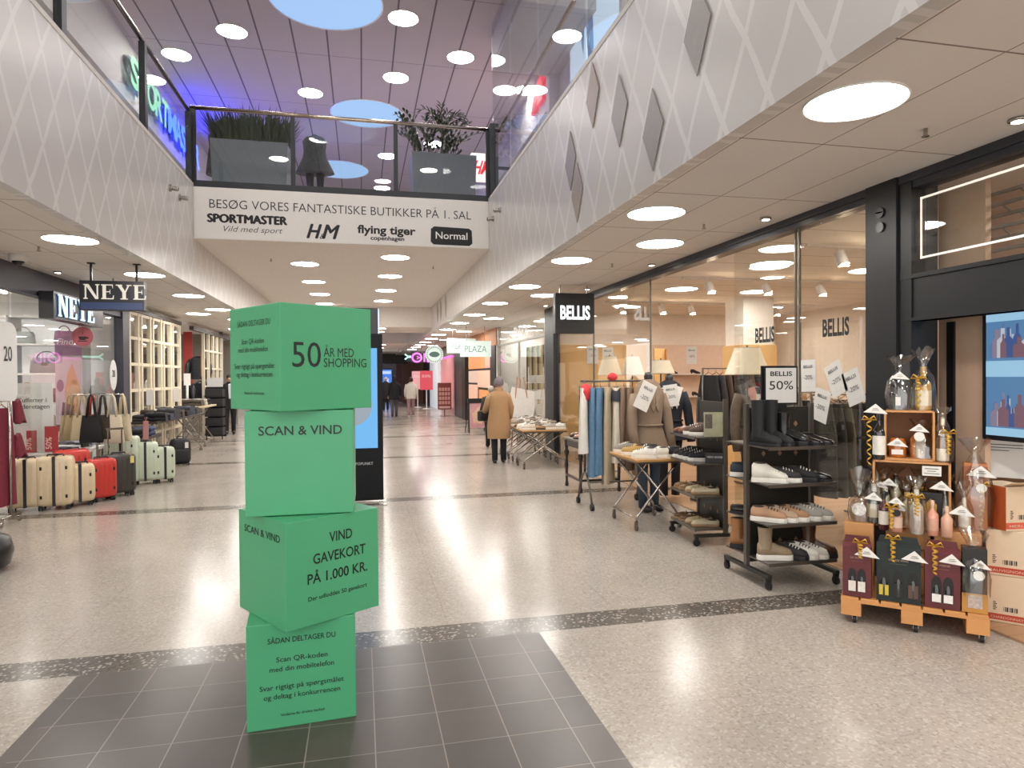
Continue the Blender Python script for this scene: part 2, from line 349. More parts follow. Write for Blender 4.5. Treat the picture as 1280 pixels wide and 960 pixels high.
# ------------------------------------------------------------------ round ceiling lights
FRM = mat('lamp_ring', 'efece8', .5); EM = emis('lamp_diffuser', 'fffaf3', LAMP)
def lampproto(r, em, nm='ceiling_light'):
    t = thing(nm, 'x', 'ceiling light')
    MB().loft([[(q_*math.cos(2*PI*k/32), q_*math.sin(2*PI*k/32), z_) for k in range(32)] for q_, z_ in ((r, 0), (r+.014, -.002), (r+.016, -.012), (r+.004, -.012), (r, -.004))], False).build('frame', FRM, t)
    MB().poly([(r*math.cos(2*PI*k/32), r*math.sin(2*PI*k/32), -.006) for k in range(32)]).build('diffuser', em, t)
    return t
L0 = lampproto(.25, EM); first = [True]
def lamp(x, y, z, label, group):
    if first[0]: first[0] = False; o = L0; o.location = (x, y, z); o['label'] = label; o['group'] = group
    else: o = dup(L0, (x, y, z), None, label, group)
    return o
for i in range(16):
    lamp(2.6, -1.85+2.475*i, CZ, ('%s round ceiling light along the shoe shop gallery edge, largest one first' % ORD[i-2].capitalize() if i > 1 else 'Round ceiling light of the shoe shop gallery behind the viewer, %s' % ORD[i]), 'round lights along the shoe shop gallery')
for i, y in enumerate((2.0, 6.85, 11.6, 16.4, 21.3, 26.1, 31)):
    lamp(3.24, y, CZ, ('%s round ceiling light of the inner row close to the shop header' % ORD[i-1].capitalize() if i else 'Round ceiling light over the viewer close to the wine shop'), 'round lights close to the shop header')
for i in range(15):
    lamp(-2.95, -1.95+2.44*i, CZ, ('%s round ceiling light along the suitcase side gallery, largest one first' % ORD[i-4].capitalize() if i > 3 else 'Round ceiling light of the suitcase gallery beside the viewer, %s' % ORD[i]), 'round lights along the suitcase gallery')
for i, y in enumerate((16.18, 21, 26, 31)):
    lamp(-3.57, y, CZ, '%s round ceiling light close to the white mullioned shop front' % ORD[i].capitalize(), 'round lights by the mullioned front')
for i, y in enumerate((13.34, 15.79, 18.1, 20.4)):
    lamp(-1.04, y, 3.856, '%s round light from the banner under the bridge, suitcase side row' % ORD[i].capitalize(), 'round lights under the bridge')
for i, y in enumerate((12.33, 14.64, 17.07, 19.4)):
    lamp(.62, y, 3.856, '%s round light from the banner under the bridge, shoe shop side row' % ORD[i].capitalize(), 'round lights under the bridge')
for i, (x, y) in enumerate(((.52, 21.6), (.54, 23.2), (.9, 32.5), (.9, 35.5))):
    lamp(x, y, 3.23, '%s round light on the low cross beams beyond the bridge' % ORD[i].capitalize(), 'round lights on the cross beams')
UP = [(-2.18, 12.62), (-3.36, 13.74), (-1.02, 14.99), (.75, 11.56), (.74, 13.87), (1.91, 12.74), (3.3, 11.6), (3.05, 14.0), (3.5, 13.9), (-2.2, 7.7), (.75, 6.6), (1.9, 8.0), (-1.0, 9.9), (-3.4, 8.8), (3.3, 6.7), (1.9, 17.6), (.75, 18.8), (-1, 20), (-2.2, 17.5), (.7, 22), (2, 2.8), (-2.2, 3.0), (.7, 1.4), (-1, 4.8)]
UL = ['Round light above the planter and left of the largest skylight', 'Round light over the blue and green lit letters', 'Lower round light just above the grassy planter', 'Round light right beside the largest skylight', 'Round light straight below the one beside the largest skylight', 'Round light between the skylight pair and the tall glass pane', 'Topmost round light seen through the tall glass pane', 'Round light of the overlapping pair over the red letter', 'Second round light of the overlapping pair over the red letter']
UL += ['Round upper ceiling light above the open atrium, %s nearer than the bridge' % ORD[k] for k in range(6)]+['Round upper ceiling light seen low through the bridge railing, %s in distance' % ORD[k] for k in range(5)]+['Round upper ceiling light overhead near the viewer, %s one' % ORD[k] for k in range(4)]
for i, (x, y) in enumerate(UP):
    lamp(x, y, UZ, UL[i], 'round lights in the upper ceiling')
SKY = emis('skylight_glow', '9fc3f0', 1.05)
for i, (x, y, r, lb) in enumerate(((-.51, 11.27, .90, 'Largest round blue skylight cut by the top of the picture'), (.18, 15.9, .82, 'Round blue skylight above the plants on the bridge'), (-.6, 20.3, .85, 'Round blue skylight seen low through the bridge railing glass'), (-.5, 5.5, .9, 'Round blue skylight nearest above the open atrium'))):
    t = thing('skylight', lb, 'skylight', (x, y, UZ), 0, 'round skylights in the upper ceiling')
    MB().loft([[(q_*math.cos(2*PI*k/48), q_*math.sin(2*PI*k/48), z_) for k in range(48)] for q_, z_ in ((r, 0), (r+.02, -.004), (r+.02, -.02), (r, -.02))], False).build('frame', FRM, t)
    MB().poly([(r*math.cos(2*PI*k/48), r*math.sin(2*PI*k/48), -.01) for k in range(48)]).build('glass_disc', SKY, t)
# ------------------------------------------------------------------ green cardboard boxes in a stack
GREEN = mat('green_board', '4ba275', .38, var=.04, scale=5, spec=.45); INK = mat('black_print', '161d1a', .5, var=0)
def gbox(x, y, z, a, label):
    t = thing('cardboard_box', label, 'box', (x, y, z), a, 'green boxes of the promotion stack')
    MB().box((0, 0, .25), (.5, .5, .5), bev=.0035).build('shell', GREEN, t); return t
FX, FU = (1, 0, 0), (0, 0, 1); SX = (0, -1, 0)
def fr(mb, s, x, z, size, **k): return MB().text(s, (x, -.2512, z), FX, FU, size, **k).build('lettering', INK, b)
def sd(mb, s, y, z, size, **k): return MB().text(s, (-.2512, y, z), SX, FU, size, **k).build('lettering', INK, b)
b = gbox(-.31, 3.57, 0.003, .08, 'Bottom green box standing on the dark tiles, with competition instructions')
m_ = None; fr(m_, 'SÅDAN DELTAGER DU', 0, .405, .036, bold=.012, width=.31)
fr(m_, 'Scan QR-koden', 0, .315, .034, bold=.008, width=.235); fr(m_, 'med din mobiltelefon', 0, .27, .034, bold=.008, width=.295)
fr(m_, 'Svar rigtigt på spørgsmålet', 0, .185, .034, bold=.008, width=.385); fr(m_, 'og deltag i konkurrencen', 0, .14, .034, bold=.008, width=.35)
fr(m_, 'Vinderne får direkte besked', 0, .055, .019, bold=.008, width=.20); pass
b = gbox(-.27, 3.52, .504, .57, 'Green box second from the floor, VIND GAVEKORT printed on it')
m_ = None; fr(m_, 'VIND', .035, .375, .068, bold=.012, width=.125); fr(m_, 'GAVEKORT', .03, .285, .068, bold=.012, width=.285); fr(m_, 'PÅ 1.000 KR.', .02, .195, .068, bold=.012, width=.325)
fr(m_, 'Der udloddes 50 gavekort', .02, .115, .03, bold=.008, width=.32)
sd(m_, 'SCAN & VIND', -.01, .40, .05, bold=.01, width=.38); pass
b = gbox(-.29, 3.59, 1.008, -.01, 'Green box third from the floor, SCAN & VIND printed across its front')
m_ = None; fr(m_, 'SCAN & VIND', .005, .385, .062, bold=.012, width=.385); pass
b = gbox(-.3, 3.54, 1.512, .61, 'Topmost green box, 50 ÅR MED SHOPPING printed on it')
m_ = None; fr(m_, '50', -.115, .205, .17, bold=.0, width=.15); fr(m_, 'ÅR MED', -.025, .255, .062, bold=0, width=.17, align='l'); fr(m_, 'SHOPPING', -.025, .205, .062, bold=0, width=.245, align='l')
sd(m_, 'SÅDAN DELTAGER DU', 0, .405, .04, bold=.002, width=.33); sd(m_, 'Scan QR-koden', .01, .32, .036, bold=.002, width=.225); sd(m_, 'med din mobiltelefon', .01, .28, .036, bold=.002, width=.30)
sd(m_, 'Svar rigtigt på spørgsmålet', 0, .20, .036, bold=.006, width=.40); sd(m_, 'og deltag i konkurrencen', .0, .16, .036, bold=.006, width=.36); sd(m_, 'Vinderne får direkte besked', 0, .075, .02, bold=.006, width=.2); pass
# ------------------------------------------------------------------ information totem behind the boxes
t = thing('information_totem', 'Tall black information totem with blue screen behind the green boxes', 'totem', (-.12, 8.98, 0))
MB().b2((-.39, -.05, .05), (.39, .07, 2.24), bev=.008).build('body', mat('totem_black', '0b0c10', .35, spec=.2), t)
MB().b2((-.42, .08, .05), (.34, .14, 2.59), bev=.004).build('rear_panel', mat('totem_glass', '14181e', .2), t)
MB().b2((.34, .085, .3), (.352, .135, 2.58)).build('light_edge', emis('pale_blue_glow', 'cfe6ff', 1.6), t)
m_ = MB().b2((-.33, -.056, .74), (.32, -.05, 2.05)); s_ = m_.build('screen', emis('blue_screen', '6fb8f0', 1.0), t)
MB().poly([(-.02+.27*math.cos(a*PI/14), -.0575, 1.30+.27*math.sin(a*PI/14)) for a in range(28)]).build('screen_disc', emis('screen_grey', 'a9b6c2', .8), s_)
MB().text('INFOPUNKT', (.12, -.0515, .52), size=.05).build('lettering', mat('grey_print', 'b8bcc2', .5), t)
MB().b2((-.45, -.2, 0), (.43, .25, .012)).b2((-.45, -.2, .04), (.43, -.17, .055)).build('base_plate', STEEL, t)
def heavy(mb, st, o, size, width, e, shear=0):
    for i, (dx, dz) in enumerate(((0, 0), (e, 0), (-e, 0), (0, e*.6), (0, -e*.6))): mb.text(st, (o[0]+dx, o[1]-i*.0002, o[2]+dz), size=size, width=width, shear=shear)
    return mb
# ------------------------------------------------------------------ banner on the bridge front
t = thing('bridge_banner', 'Long white banner of shop logos across the front of the bridge', 'banner', (0, YB-.004, 0))
MB().b2((XL+.02, -.012, 3.862), (XR-.02, 0, 4.668)).build('panel', mat('banner_white', 'e4e0db', .45, var=.02), t)
PR = mat('banner_print', '1b1b1c', .6, var=0)
MB().text('BESØG VORES FANTASTISKE BUTIKKER PÅ 1. SAL', (-.23, -.014, 4.345), size=.2, bold=-.006, width=4.15).build('lettering', PR, t)['label'] = 'thin headline lettering'
heavy(MB(), 'SPORTMASTER', (-1.74, -.014, 4.125), .185, 1.18, .012).build('lettering', PR, t)
MB().text('Vild med sport', (-1.68, -.014, 3.985), size=.13, bold=-.008, shear=.35, width=.9).build('lettering', PR, t)
MB().text('&', (-.61, -.014, 3.925), size=.12, bold=.01, shear=.3).build('lettering', PR, t); heavy(MB(), 'H', (-.76, -.014, 3.93), .33, .16, .01, .3).build('lettering', PR, t); heavy(MB(), 'M', (-.50, -.014, 3.93), .33, .20, .01, .3).build('lettering', PR, t)
MB().text('flying tiger', (.43, -.014, 4.045), size=.185, bold=.03, width=.95).build('lettering', PR, t)
MB().text('copenhagen', (.44, -.014, 3.94), size=.095, bold=.028, width=.55).build('lettering', PR, t)
pl = [(1.155+.35*0+x, -.0135, z) for x, z in ((0, 3.945), (.05, 3.9), (.66, 3.895), (.71, 3.94), (.7, 4.155), (.65, 4.19), (.06, 4.205), (.005, 4.16))]
n_ = MB().poly(pl, .0005).build('logo_plate', PR, t)
MB().text('Normal', (1.51, -.0155, 4.0), size=.17, bold=.008, width=.54).build('lettering', mat('print_white', 'f1efec', .5, var=0), n_)
# diamonds fixed on the fascia, and small round spotlights under the rail
DG = mat('diamond_grey', '97908b', .35); DT = mat('diamond_taupe', 'a3988c', .35); DB = mat('diamond_brown', '8d786c', .35)
for nm, yc, zc, mm, lb in (('a', 5.98, 4.31, DB, 'Brown diamond plate on the fascia, close to its top edge'), ('b', 5.32, 3.91, DG, 'Grey diamond plate between the brown one and the paler grey one'), ('c', 4.66, 3.51, DG, 'Large grey diamond plate reaching down to the fascia bottom edge'), ('d', 3.98, 3.92, DG, 'Largest grey diamond plate, cut by the top of the picture'), ('e', 6.67, 3.91, DG, 'Upper plate of the pair of thin touching diamonds'), ('f', 6.46, 3.53, DT, 'Lower taupe plate of the pair of thin touching diamonds')):
    o = MB().poly([(-.006, 0, .31), (-.006, .178, 0), (-.006, 0, -.31), (-.006, -.178, 0)], -.006, nrm=(-1, 0, 0)).build('diamond_plate', mm, None, (XR-.001, yc, zc)); tag(o, lb, 'wall panel', 'diamond plates on the fascia')
for y in (17.3, 18.4, 19.2):
    o = MB().poly([(-.006, 0, .31), (-.006, .178, 0), (-.006, 0, -.31), (-.006, -.178, 0)], -.006, nrm=(-1, 0, 0)).build('diamond_plate', DG, None, (XR-.001, y, 3.53)); tag(o, 'Far grey diamond plate under the bridge soffit, one of a row of three', 'wall panel', 'far diamond plates under the bridge')
for x, s, ys, lb in ((XL, 1, (9.95, 10.44), 'suitcase side fascia'), (XR, -1, (10.27, 10.85), 'shoe shop side fascia')):
    for i, y in enumerate(ys):
        t = thing('wall_spotlight', 'Small steel spotlight on the %s, %s from the banner' % (lb, ('second', 'first')[i]), 'spotlight', (x, y, 4.28))
        MB().cyl((0, 0, 0), (.02*s, 0, 0), .05).build('base', STEEL, t); MB().cyl((.02*s, 0, 0), (.1*s, 0, -.01), .032).ell((.1*s, 0, -.01), (.02, .034, .034)).build('head', STEEL, t)
# ------------------------------------------------------------------ glass railings
POST = mat('railing_post', '23252a', .4); RAIL = mat('handrail_steel', 'b8a898', .22, 1)
t = thing('bridge_railing', 'Glass railing with brushed handrail across the bridge above the banner', 'railing', (0, YB+.05, DECK))
MB().b2((XL-.05, -.05, 0), (XR+.05, .05, .10)).build('base_rail', POST, t)
MB().tube([(XL-.05, 0, 1.245), (XR+.05, 0, 1.245)], .032, 12).build('handrail', RAIL, t)
for x in (XL, -1.05, .59, XR): MB().b2((x-.035, -.02, .1), (x+.035, .04, 1.22)).build('post', POST, t)
for a, c in ((XL+.04, -1.09), (-1.01, .55), (.63, XR-.04)): MB().b2((a, .0, .1), (c, .012, 1.2)).build('glass_pane', GLASS, t)
t = thing('atrium_railing', 'Glass railing with dark posts on the suitcase side balcony edge', 'railing', (XL-.04, 0, DECK+.05))
MB().tube([(0, 3, 1.06), (0, YB+.05, 1.10)], .03, 12).build('handrail', RAIL, t)
for y in (4.45, 6.66, 8.98, YB-.1): MB().b2((-.03, y-.05, -.03), (.04, y+.05, 1.06)).build('post', POST, t)
for a, c in ((4.5, 6.6), (6.72, 8.92), (9.04, YB-.16)): MB().b2((-.006, a, .0), (.006, c, 1.02)).build('glass_pane', GLASS, t)
t = thing('atrium_screen', 'Tall glass screen on the shoe shop side balcony edge beside the bridge', 'glass screen', (XR+.05, 0, DECK+.05))
for a, c in ((4.6, 6.3), (6.35, 8.15), (8.2, 9.75), (9.8, YB-.15)): MB().b2((0, a, 0), (.012, c, 2.9)).build('glass_pane', glassmat('screen_glass', (.93, .95, .96), .07, .7), t)
MB().b2((-.04, YB-.12, -.1), (.1, YB+.12, 1.25)).build('post', POST, t)
MB().tube([(.1, 7, 1.05), (.1, YB, 1.1)], .025, 10).build('handrail', RAIL, t)
# ------------------------------------------------------------------ planters on the bridge
LEAF = mat('leaf_green', '2c3d2b', .4, var=.35, scale=5); GRASS = mat('grass_green', '38452f', .6, var=.35, scale=9); PLT = mat('planter_grey', '6c7077', .5)
def leaf(mb, p, d, up, L, W):
    d = d.normalized(); s = d.cross(up); s = s.normalized() if s.length > 1e-4 else Vector((1, 0, 0)); n = s.cross(d)
    a = p; q = [p, p+d*L*.35+s*W*.5+n*L*.06, p+d*L*.75+s*W*.38+n*L*.05, p+d*L-n*L*.05, p+d*L*.75-s*W*.38+n*L*.05, p+d*L*.35-s*W*.5+n*L*.06]
    mb.add(q+[p+d*L*.5-n*L*.02], [(0, 1, 6), (1, 2, 6), (2, 3, 6), (3, 4, 6), (4, 5, 6), (5, 0, 6)], True)
def planter(x0, x1, label):
    w = x1-x0; t = thing('planter', label, 'planter', ((x0+x1)/2, 12.2, DECK), 0, 'grey planters on the bridge')
    MB().loft([[(a*w*k, b*.3*k, z) for a, b in ((-.5, -1), (.5, -1), (.5, 1), (-.5, 1))] for k, z in ((.94, 0), (1, .985), (.95, .985), (.93, .9))], True, smooth=False).build('pot', PLT, t)
    MB().b2((-w*.46, -.27, .88), (w*.46, .27, .92)).build('soil', mat('soil', '2a211b', .9), t); return t
pt = planter(-2.42, -1.19, 'Grey tapered planter with bushy dark grass behind the bridge railing')
random.seed(3); mb = MB()
for i in range(1500):
    bx, by = random.uniform(-.56, .56), random.uniform(-.25, .25); p = Vector((bx, by, .9)); a = random.uniform(0, 2*PI) if random.random() < .5 else math.atan2(by*2, bx); h = random.uniform(.3, .66); sp = random.uniform(.02, .42)
    e = p+Vector((math.cos(a)*sp, math.sin(a)*sp, h)); mi = (p+e)/2+Vector((0, 0, .05)); w_ = Vector((-math.sin(a), math.cos(a), 0))*.011
    mb.add([p-w_, p+w_, mi+w_*1.3, mi-w_*1.3, e], [(0, 1, 2, 3), (3, 2, 4)], True)
mb.build('foliage', GRASS, pt)
pt = planter(.90, 2.06, 'Grey tapered planter with feathery leafed plants beside the white projecting sign')
mb = MB(); st = MB()
for i in range(38):
    bx, by = random.uniform(-.48, .48), random.uniform(-.2, .2); a = random.choice((PI+random.uniform(-.9, .9), random.uniform(-.9, .9), random.uniform(0, 2*PI))); out = random.uniform(.08, .6); h = random.uniform(.35, .85)
    if i < 5: bx, a, out, h = -.45, PI+random.uniform(-.3, .3), random.uniform(.2, .5), random.uniform(.5, .95)
    pts = [Vector((bx+math.cos(a)*out*(k/7)**1.6, by+math.sin(a)*out*.6*(k/7)**1.6, .9+h*math.sin(k/7*1.45))) for k in range(8)]; st.tube(pts, .007, 4)
    for k in range(2, 8):
        d = (pts[k]-pts[k-1]).normalized(); sdv = d.cross(Vector((0, 0, 1))); sdv = sdv.normalized() if sdv.length > .1 else Vector((1, 0, 0))
        for sg in (-1, 1): leaf(mb, pts[k], d*.55+sdv*sg+Vector((0, 0, .25)), Vector((0, 0, 1)), .10, .05)
for i in range(16):      # palm crown
    a = i*2*PI/16*1.0+random.uniform(-.2, .2); out = random.uniform(.25, .5); h = random.uniform(.25, .5)
    c = Vector((.0, 0, 1.42)); pts = [c+Vector((math.cos(a)*out*k/6, math.sin(a)*out*.7*k/6, h*math.sin(k/6*2.2))) for k in range(7)]
    st.tube(pts, .005, 4)
    for k in range(1, 7):
        d = (pts[k]-pts[k-1]).normalized(); sdv = d.cross(Vector((0, 0, 1))).normalized()
        for sg in (-1, 1): leaf(mb, pts[k], d*.8+sdv*sg*.6, Vector((0, 0, 1)), .13, .022)
st.cyl((-.02, 0, .9), (0, 0, 1.45), .03, .022); st.build('stems', mat('stem_green', '5b6146', .6), pt); mb.build('foliage', LEAF, pt)
# headless display figures by the planter
def displayfig(x, y, a, label, skirt, h0):
    t = thing('display_mannequin', label, 'mannequin', (x, y, DECK+.01), a)
    for s in (-1, 1):
        MB().tube([(s*.09, 0, .03), (s*.09, .02, .45), (s*.1, 0, .85)], [.05, .055, .085], 10).ell((s*.09, -.06, .035), (.045, .12, .035)).build('leg', mat('dark_trousers', '1d2026', .7), t)
    MB().loft([[(rx*math.cos(q*PI/8), ry*math.sin(q*PI/8), z) for q in range(16)] for rx, ry, z in ((skirt, .2, h0), (.22, .15, 1.0), (.2, .13, 1.12), (.22, .14, 1.3), (.16, .1, 1.38))]).build('coat', mat('patterned_coat', '35363a', .8, var=.95, scale=22), t)
    MB().cyl((0, 0, 1.38), (0, 0, 1.42), .05).build('neck_cap', BLACK, t)
displayfig(-2.42, 12.85, .3, 'Headless dark mannequin behind the grassy planter, next to the blue letters', .26, .62)
displayfig(-.80, 12.72, -.2, 'Headless mannequin in a dark speckled coat between planter and middle railing post', .36, .72)
# upper left wall letters, glowing green then blue
GL, BLU = emis('green_glow', '9fe8bd', 1.5), emis('blue_glow', '1424ff', 16); SH = mat('letter_side', '3b3f45', .5)
t = thing('lit_wall_letters', 'Row of lit green and blue letters on the wall above the upper floor', 'shop sign', (-4.06, 13.0, 6.93))
y = 0
for ch, w_, mm in (('S', .6, GL), ('P', .6, GL), ('O', .65, GL), ('R', .6, GL), ('T', .55, GL), ('M', .75, BLU), ('A', .6, BLU), ('S', .55, BLU), ('T', .55, BLU), ('E', .5, BLU), ('R', .55, BLU)):
    MB().text(ch, (.12, y+w_/2, 0), (0, 1, 0), (0, 0, 1), .75, bold=.03, width=w_*.85).build('letter', mm, t)
    MB().text(ch, (.04, y+w_/2, 0), (0, 1, 0), (0, 0, 1), .76, bold=.045, width=w_*.88).build('letter_back', SH, t); y += w_*.78
# upper right: projecting sign, light box poster, red letter, bulkhead
t = thing('projecting_sign', 'Small white projecting sign with red H&M letters behind the feathery planter', 'shop sign', (2.5, 14.0, 5.84))
MB().b2((-.19, 0, 0), (.19, .14, .58), bev=.01).build('panel', mat('sign_white', 'efeae6', .5, emit='fff2ee', es=0.225), t)
REDL = mat('sign_red', 'd0213a', .5, emit='e0243e', es=0.25)
MB().text('H', (-.09, -.003, .14), size=.4, bold=.02, shear=.3, width=.15).build('lettering', REDL, t); MB().text('&', (.0, -.003, .14), size=.14, shear=.3).build('lettering', REDL, t); MB().text('M', (.09, -.003, .14), size=.4, bold=.02, shear=.3, width=.16).build('lettering', REDL, t)
MB().b2((-.36, .05, .28), (-.19, .09, .37)).build('bracket', mat('sign_white', ''), t); MB().b2((.19, .05, .28), (1.9, .09, .34)).build('arm', POST, t)
t = thing('light_box', 'Tall bright light box with a blue denim picture behind the glass screen', 'light box', (3.6, 0, 0))
MB().b2((-.08, 8.6, 5.6), (0, 10.95, 7.79)).build('case', WHITE, t); MB().b2((-.085, 8.7, 5.7), (-.081, 10.9, 7.78)).build('picture', emis('lightbox_white', 'd9ecff', 1.1), t)
MB().poly([(-.087, 9.95, 6.55), (-.087, 10.05, 7.1), (-.087, 10.1, 7.78), (-.087, 9.85, 7.78), (-.087, 9.75, 7.2), (-.087, 9.72, 6.7)]).poly([(-.087, 10.2, 6.8), (-.087, 10.35, 7.2), (-.087, 10.3, 7.78), (-.087, 10.18, 7.78), (-.087, 10.15, 7.2)]).build('picture_motif', emis('denim_blue', '6c93c6', .8), t)
pa, pb = xp(667, 139, 3.58), xp(681, 88, 3.58)
t = thing('lit_red_letter', 'Tall red lit letter on the upper wall seen through the glass screen', 'shop sign', (3.599, pb.y, pa.z-.1)); w_, h_ = pa.y-pb.y, pb.z-pa.z+.15
MB().poly([(0, 0, h_), (0, 0, 0), (0, w_*.45, 0), (0, w_*.5, h_*.35), (0, w_*.6, 0), (0, w_, .0), (0, w_*.6, h_*.7)], .08, nrm=(1, 0, 0)).build('letter', emis('red_glow', 'ff2f4a', 1.4), t)
struct('trim_4', MB().b2((2.35, 9.6, 7.2), (3.6, 11.9, UZ)), mat('upper_bulkhead', 'cfc8c6', .7))
# ------------------------------------------------------------------ suitcases in front of the left shop
RUB = mat('black_rubber', '141414', .6)
def rrect(w, d, r, n=4):
    P = []
    for cx, cy, a0 in ((w/2-r, d/2-r, 0), (-w/2+r, d/2-r, 90), (-w/2+r, -d/2+r, 180), (w/2-r, -d/2+r, 270)):
        for k in range(n+1):
            a = math.radians(a0+90*k/n); P.append((cx+r*math.cos(a), cy+r*math.sin(a)))
    return P
def rbox(mb, w, d, z0, z1, r, rv=None, c=(0, 0), mi=0):
    rv = rv or r; rings = []
    for z, k in ((z0, 1), (z0+rv*.3, .35), (z0+rv, 0), (z1-rv, 0), (z1-rv*.3, .35), (z1, 1)):
        rings.append([(x+c[0], y+c[1], z) for x, y in rrect(w-2*rv*k*.8, d-2*rv*k*.8, max(r*(1-.5*k), .004))])
    return mb.loft(rings, True, mi)
def suitcase(x, y, a, w, d, h, m, label, band='side', wheels=.055, pull=0, tag_=False):
    t = thing('suitcase', label, 'suitcase', (x, y, 0), a, 'suitcases lined up before the shop')
    b = rbox(MB(), w, d, wheels, h, min(.06, d*.3), .05); rib = MB()
    for k in range(-2, 3):
        for s in (-1, 1): rib.b2((k*w/6-.012, s*d/2-.003, wheels+.07), (k*w/6+.012, s*d/2+.004, h-.07))
    for k in (-1, 1):
        for s in (-1, 1): rib.b2((s*w/2-.003, k*d*.25-.012, wheels+.07), (s*w/2+.004, k*d*.25+.012, h-.07))
    sh = b.build('shell', m, t); rib.build('ribs', m, sh)
    zb = MB(); e = .0035
    if band == 'side': zb.b2((-w/2-e, -.013, wheels), (w/2+e, .013, h+e))
    elif band == 'front': zb.b2((-.018, -d/2-e, wheels), (.018, d/2+e, h+e))
    zb.build('zip_band', BLACK, t)
    la = MB()
    for px_ in (-.34, .34):
        for z in (wheels+.12, h-.14): la.b2((px_*w-.012, -d/2-.006, z-.022), (px_*w+.012, -d/2, z+.022), bev=.004)
    la.build('corner_studs', RUB, t)
    MB().tube([(-.09, 0, h-.005), (-.085, 0, h+.022), (.085, 0, h+.022), (.09, 0, h-.005)], .011, 8).build('handle', BLACK, t)
    for sx_ in (-1, 1):
        for sy_ in (-1, 1):
            p = (sx_*(w/2-.055), sy_*(d/2-.05), 0)
            wmb = MB()
            for o_ in (-.017, .017): wmb.cyl((p[0]+o_-.007, p[1], .027), (p[0]+o_+.007, p[1], .027), .027, n=12)
            wmb.b2((p[0]-.02, p[1]-.02, .03), (p[0]+.02, p[1]+.02, wheels+.01)).build('wheel', RUB, t)
    if pull:
        MB().b2((-.10, d/2-.045, h-.02), (-.085, d/2-.03, h+pull)).b2((.085, d/2-.045, h-.02), (.10, d/2-.03, h+pull)).b2((-.11, d/2-.05, h+pull), (.11, d/2-.025, h+pull+.03)).build('pull_handle', STEEL, t)
    if tag_:
        MB().tube([(.05, -d/2+.02, h+.02), (.09, -d/2-.01, h+.01), (.12, -d/2-.008, h-.03)], .003, 4).b2((.1, -d/2-.012, h-.13), (.15, -d/2-.007, h-.03)).build('price_tag', mat('yellow_tag', 'd8cf7a', .6), t)
    return t
CREAM = mat('cream_shell', 'd6c3a2', .3, spec=.5); REDS = mat('red_shell', 'c23a33', .3); CHAR = mat('charcoal_shell', '3d3a38', .4); MINT = mat('mint_shell', 'c3cdb9', .35)
suitcase(-4.17, 9.62, .25, .42, .30, .66, CREAM, 'Cream hard suitcase furthest along the row, half hidden by the red garments', 'front')
suitcase(-3.86, 9.66, .22, .40, .28, .68, CREAM, 'Large cream suitcase with black zip band, second from the red garments', 'front')
suitcase(-3.66, 9.86, .40, .34, .24, .55, CREAM, 'Small cream cabin suitcase with black zip band beside the red one', 'front')
suitcase(-3.5, 10.14, .75, .34, .24, .58, REDS, 'Small red hard suitcase between cream and charcoal ones', None, tag_=False)
suitcase(-3.92, 10.3, .5, .42, .28, .70, REDS, 'Larger red suitcase standing behind the small cream and red ones', None)
suitcase(-3.4, 10.5, .7, .40, .27, .60, CHAR, 'Charcoal hard suitcase with yellow tag and raised pull handle', None, pull=.34, tag_=True)
suitcase(-3.66, 11.5, .1, .46, .30, .77, MINT, 'Tallest mint suitcase, standing under the cream tote bags', 'front')
suitcase(-3.37, 11.62, .25, .36, .26, .66, MINT, 'Medium mint suitcase in the middle of the three mint ones', 'front')
suitcase(-3.13, 11.72, .45, .30, .24, .57, MINT, 'Smallest mint suitcase with a pink leather luggage tag', 'front')
o = MB().b2((-.04, -.01, 0), (.04, .01, .30), bev=.008).tube([(0, 0, .3), (.02, 0, .36), (-.02, 0, .36), (0, 0, .3)], .006, 5).build('luggage_strap', mat('rose_leather', 'a97770', .5), None, (-3.36, 11.62, .70)); tag(o, 'Rose leather strap hanging over the smallest mint suitcase', 'luggage tag')
t = thing('backpack', 'Black soft trolley backpack at the end of the mint suitcases', 'backpack', (-3.42, 13.9, 0), .4)
rbox(MB(), .36, .26, .03, .52, .09, .08).build('body', mat('black_nylon', '1d1d21', .7, bump=.3), t); rbox(MB(), .26, .08, .08, .32, .035, .03, (0, -.15)).build('pocket', mat('black_nylon', ''), t)
MB().tube([(-.06, 0, .51), (-.05, 0, .56), (.05, 0, .56), (.06, 0, .51)], .01, 6).build('handle', BLACK, t); MB().b2((.06, -.145, .34), (.12, -.135, .45)).build('price_tag', WHITE, t)
for s in (-1, 1): MB().cyl((s*.13-.012, -.08, .03), (s*.13+.012, -.08, .03), .03).build('wheel', RUB, t)
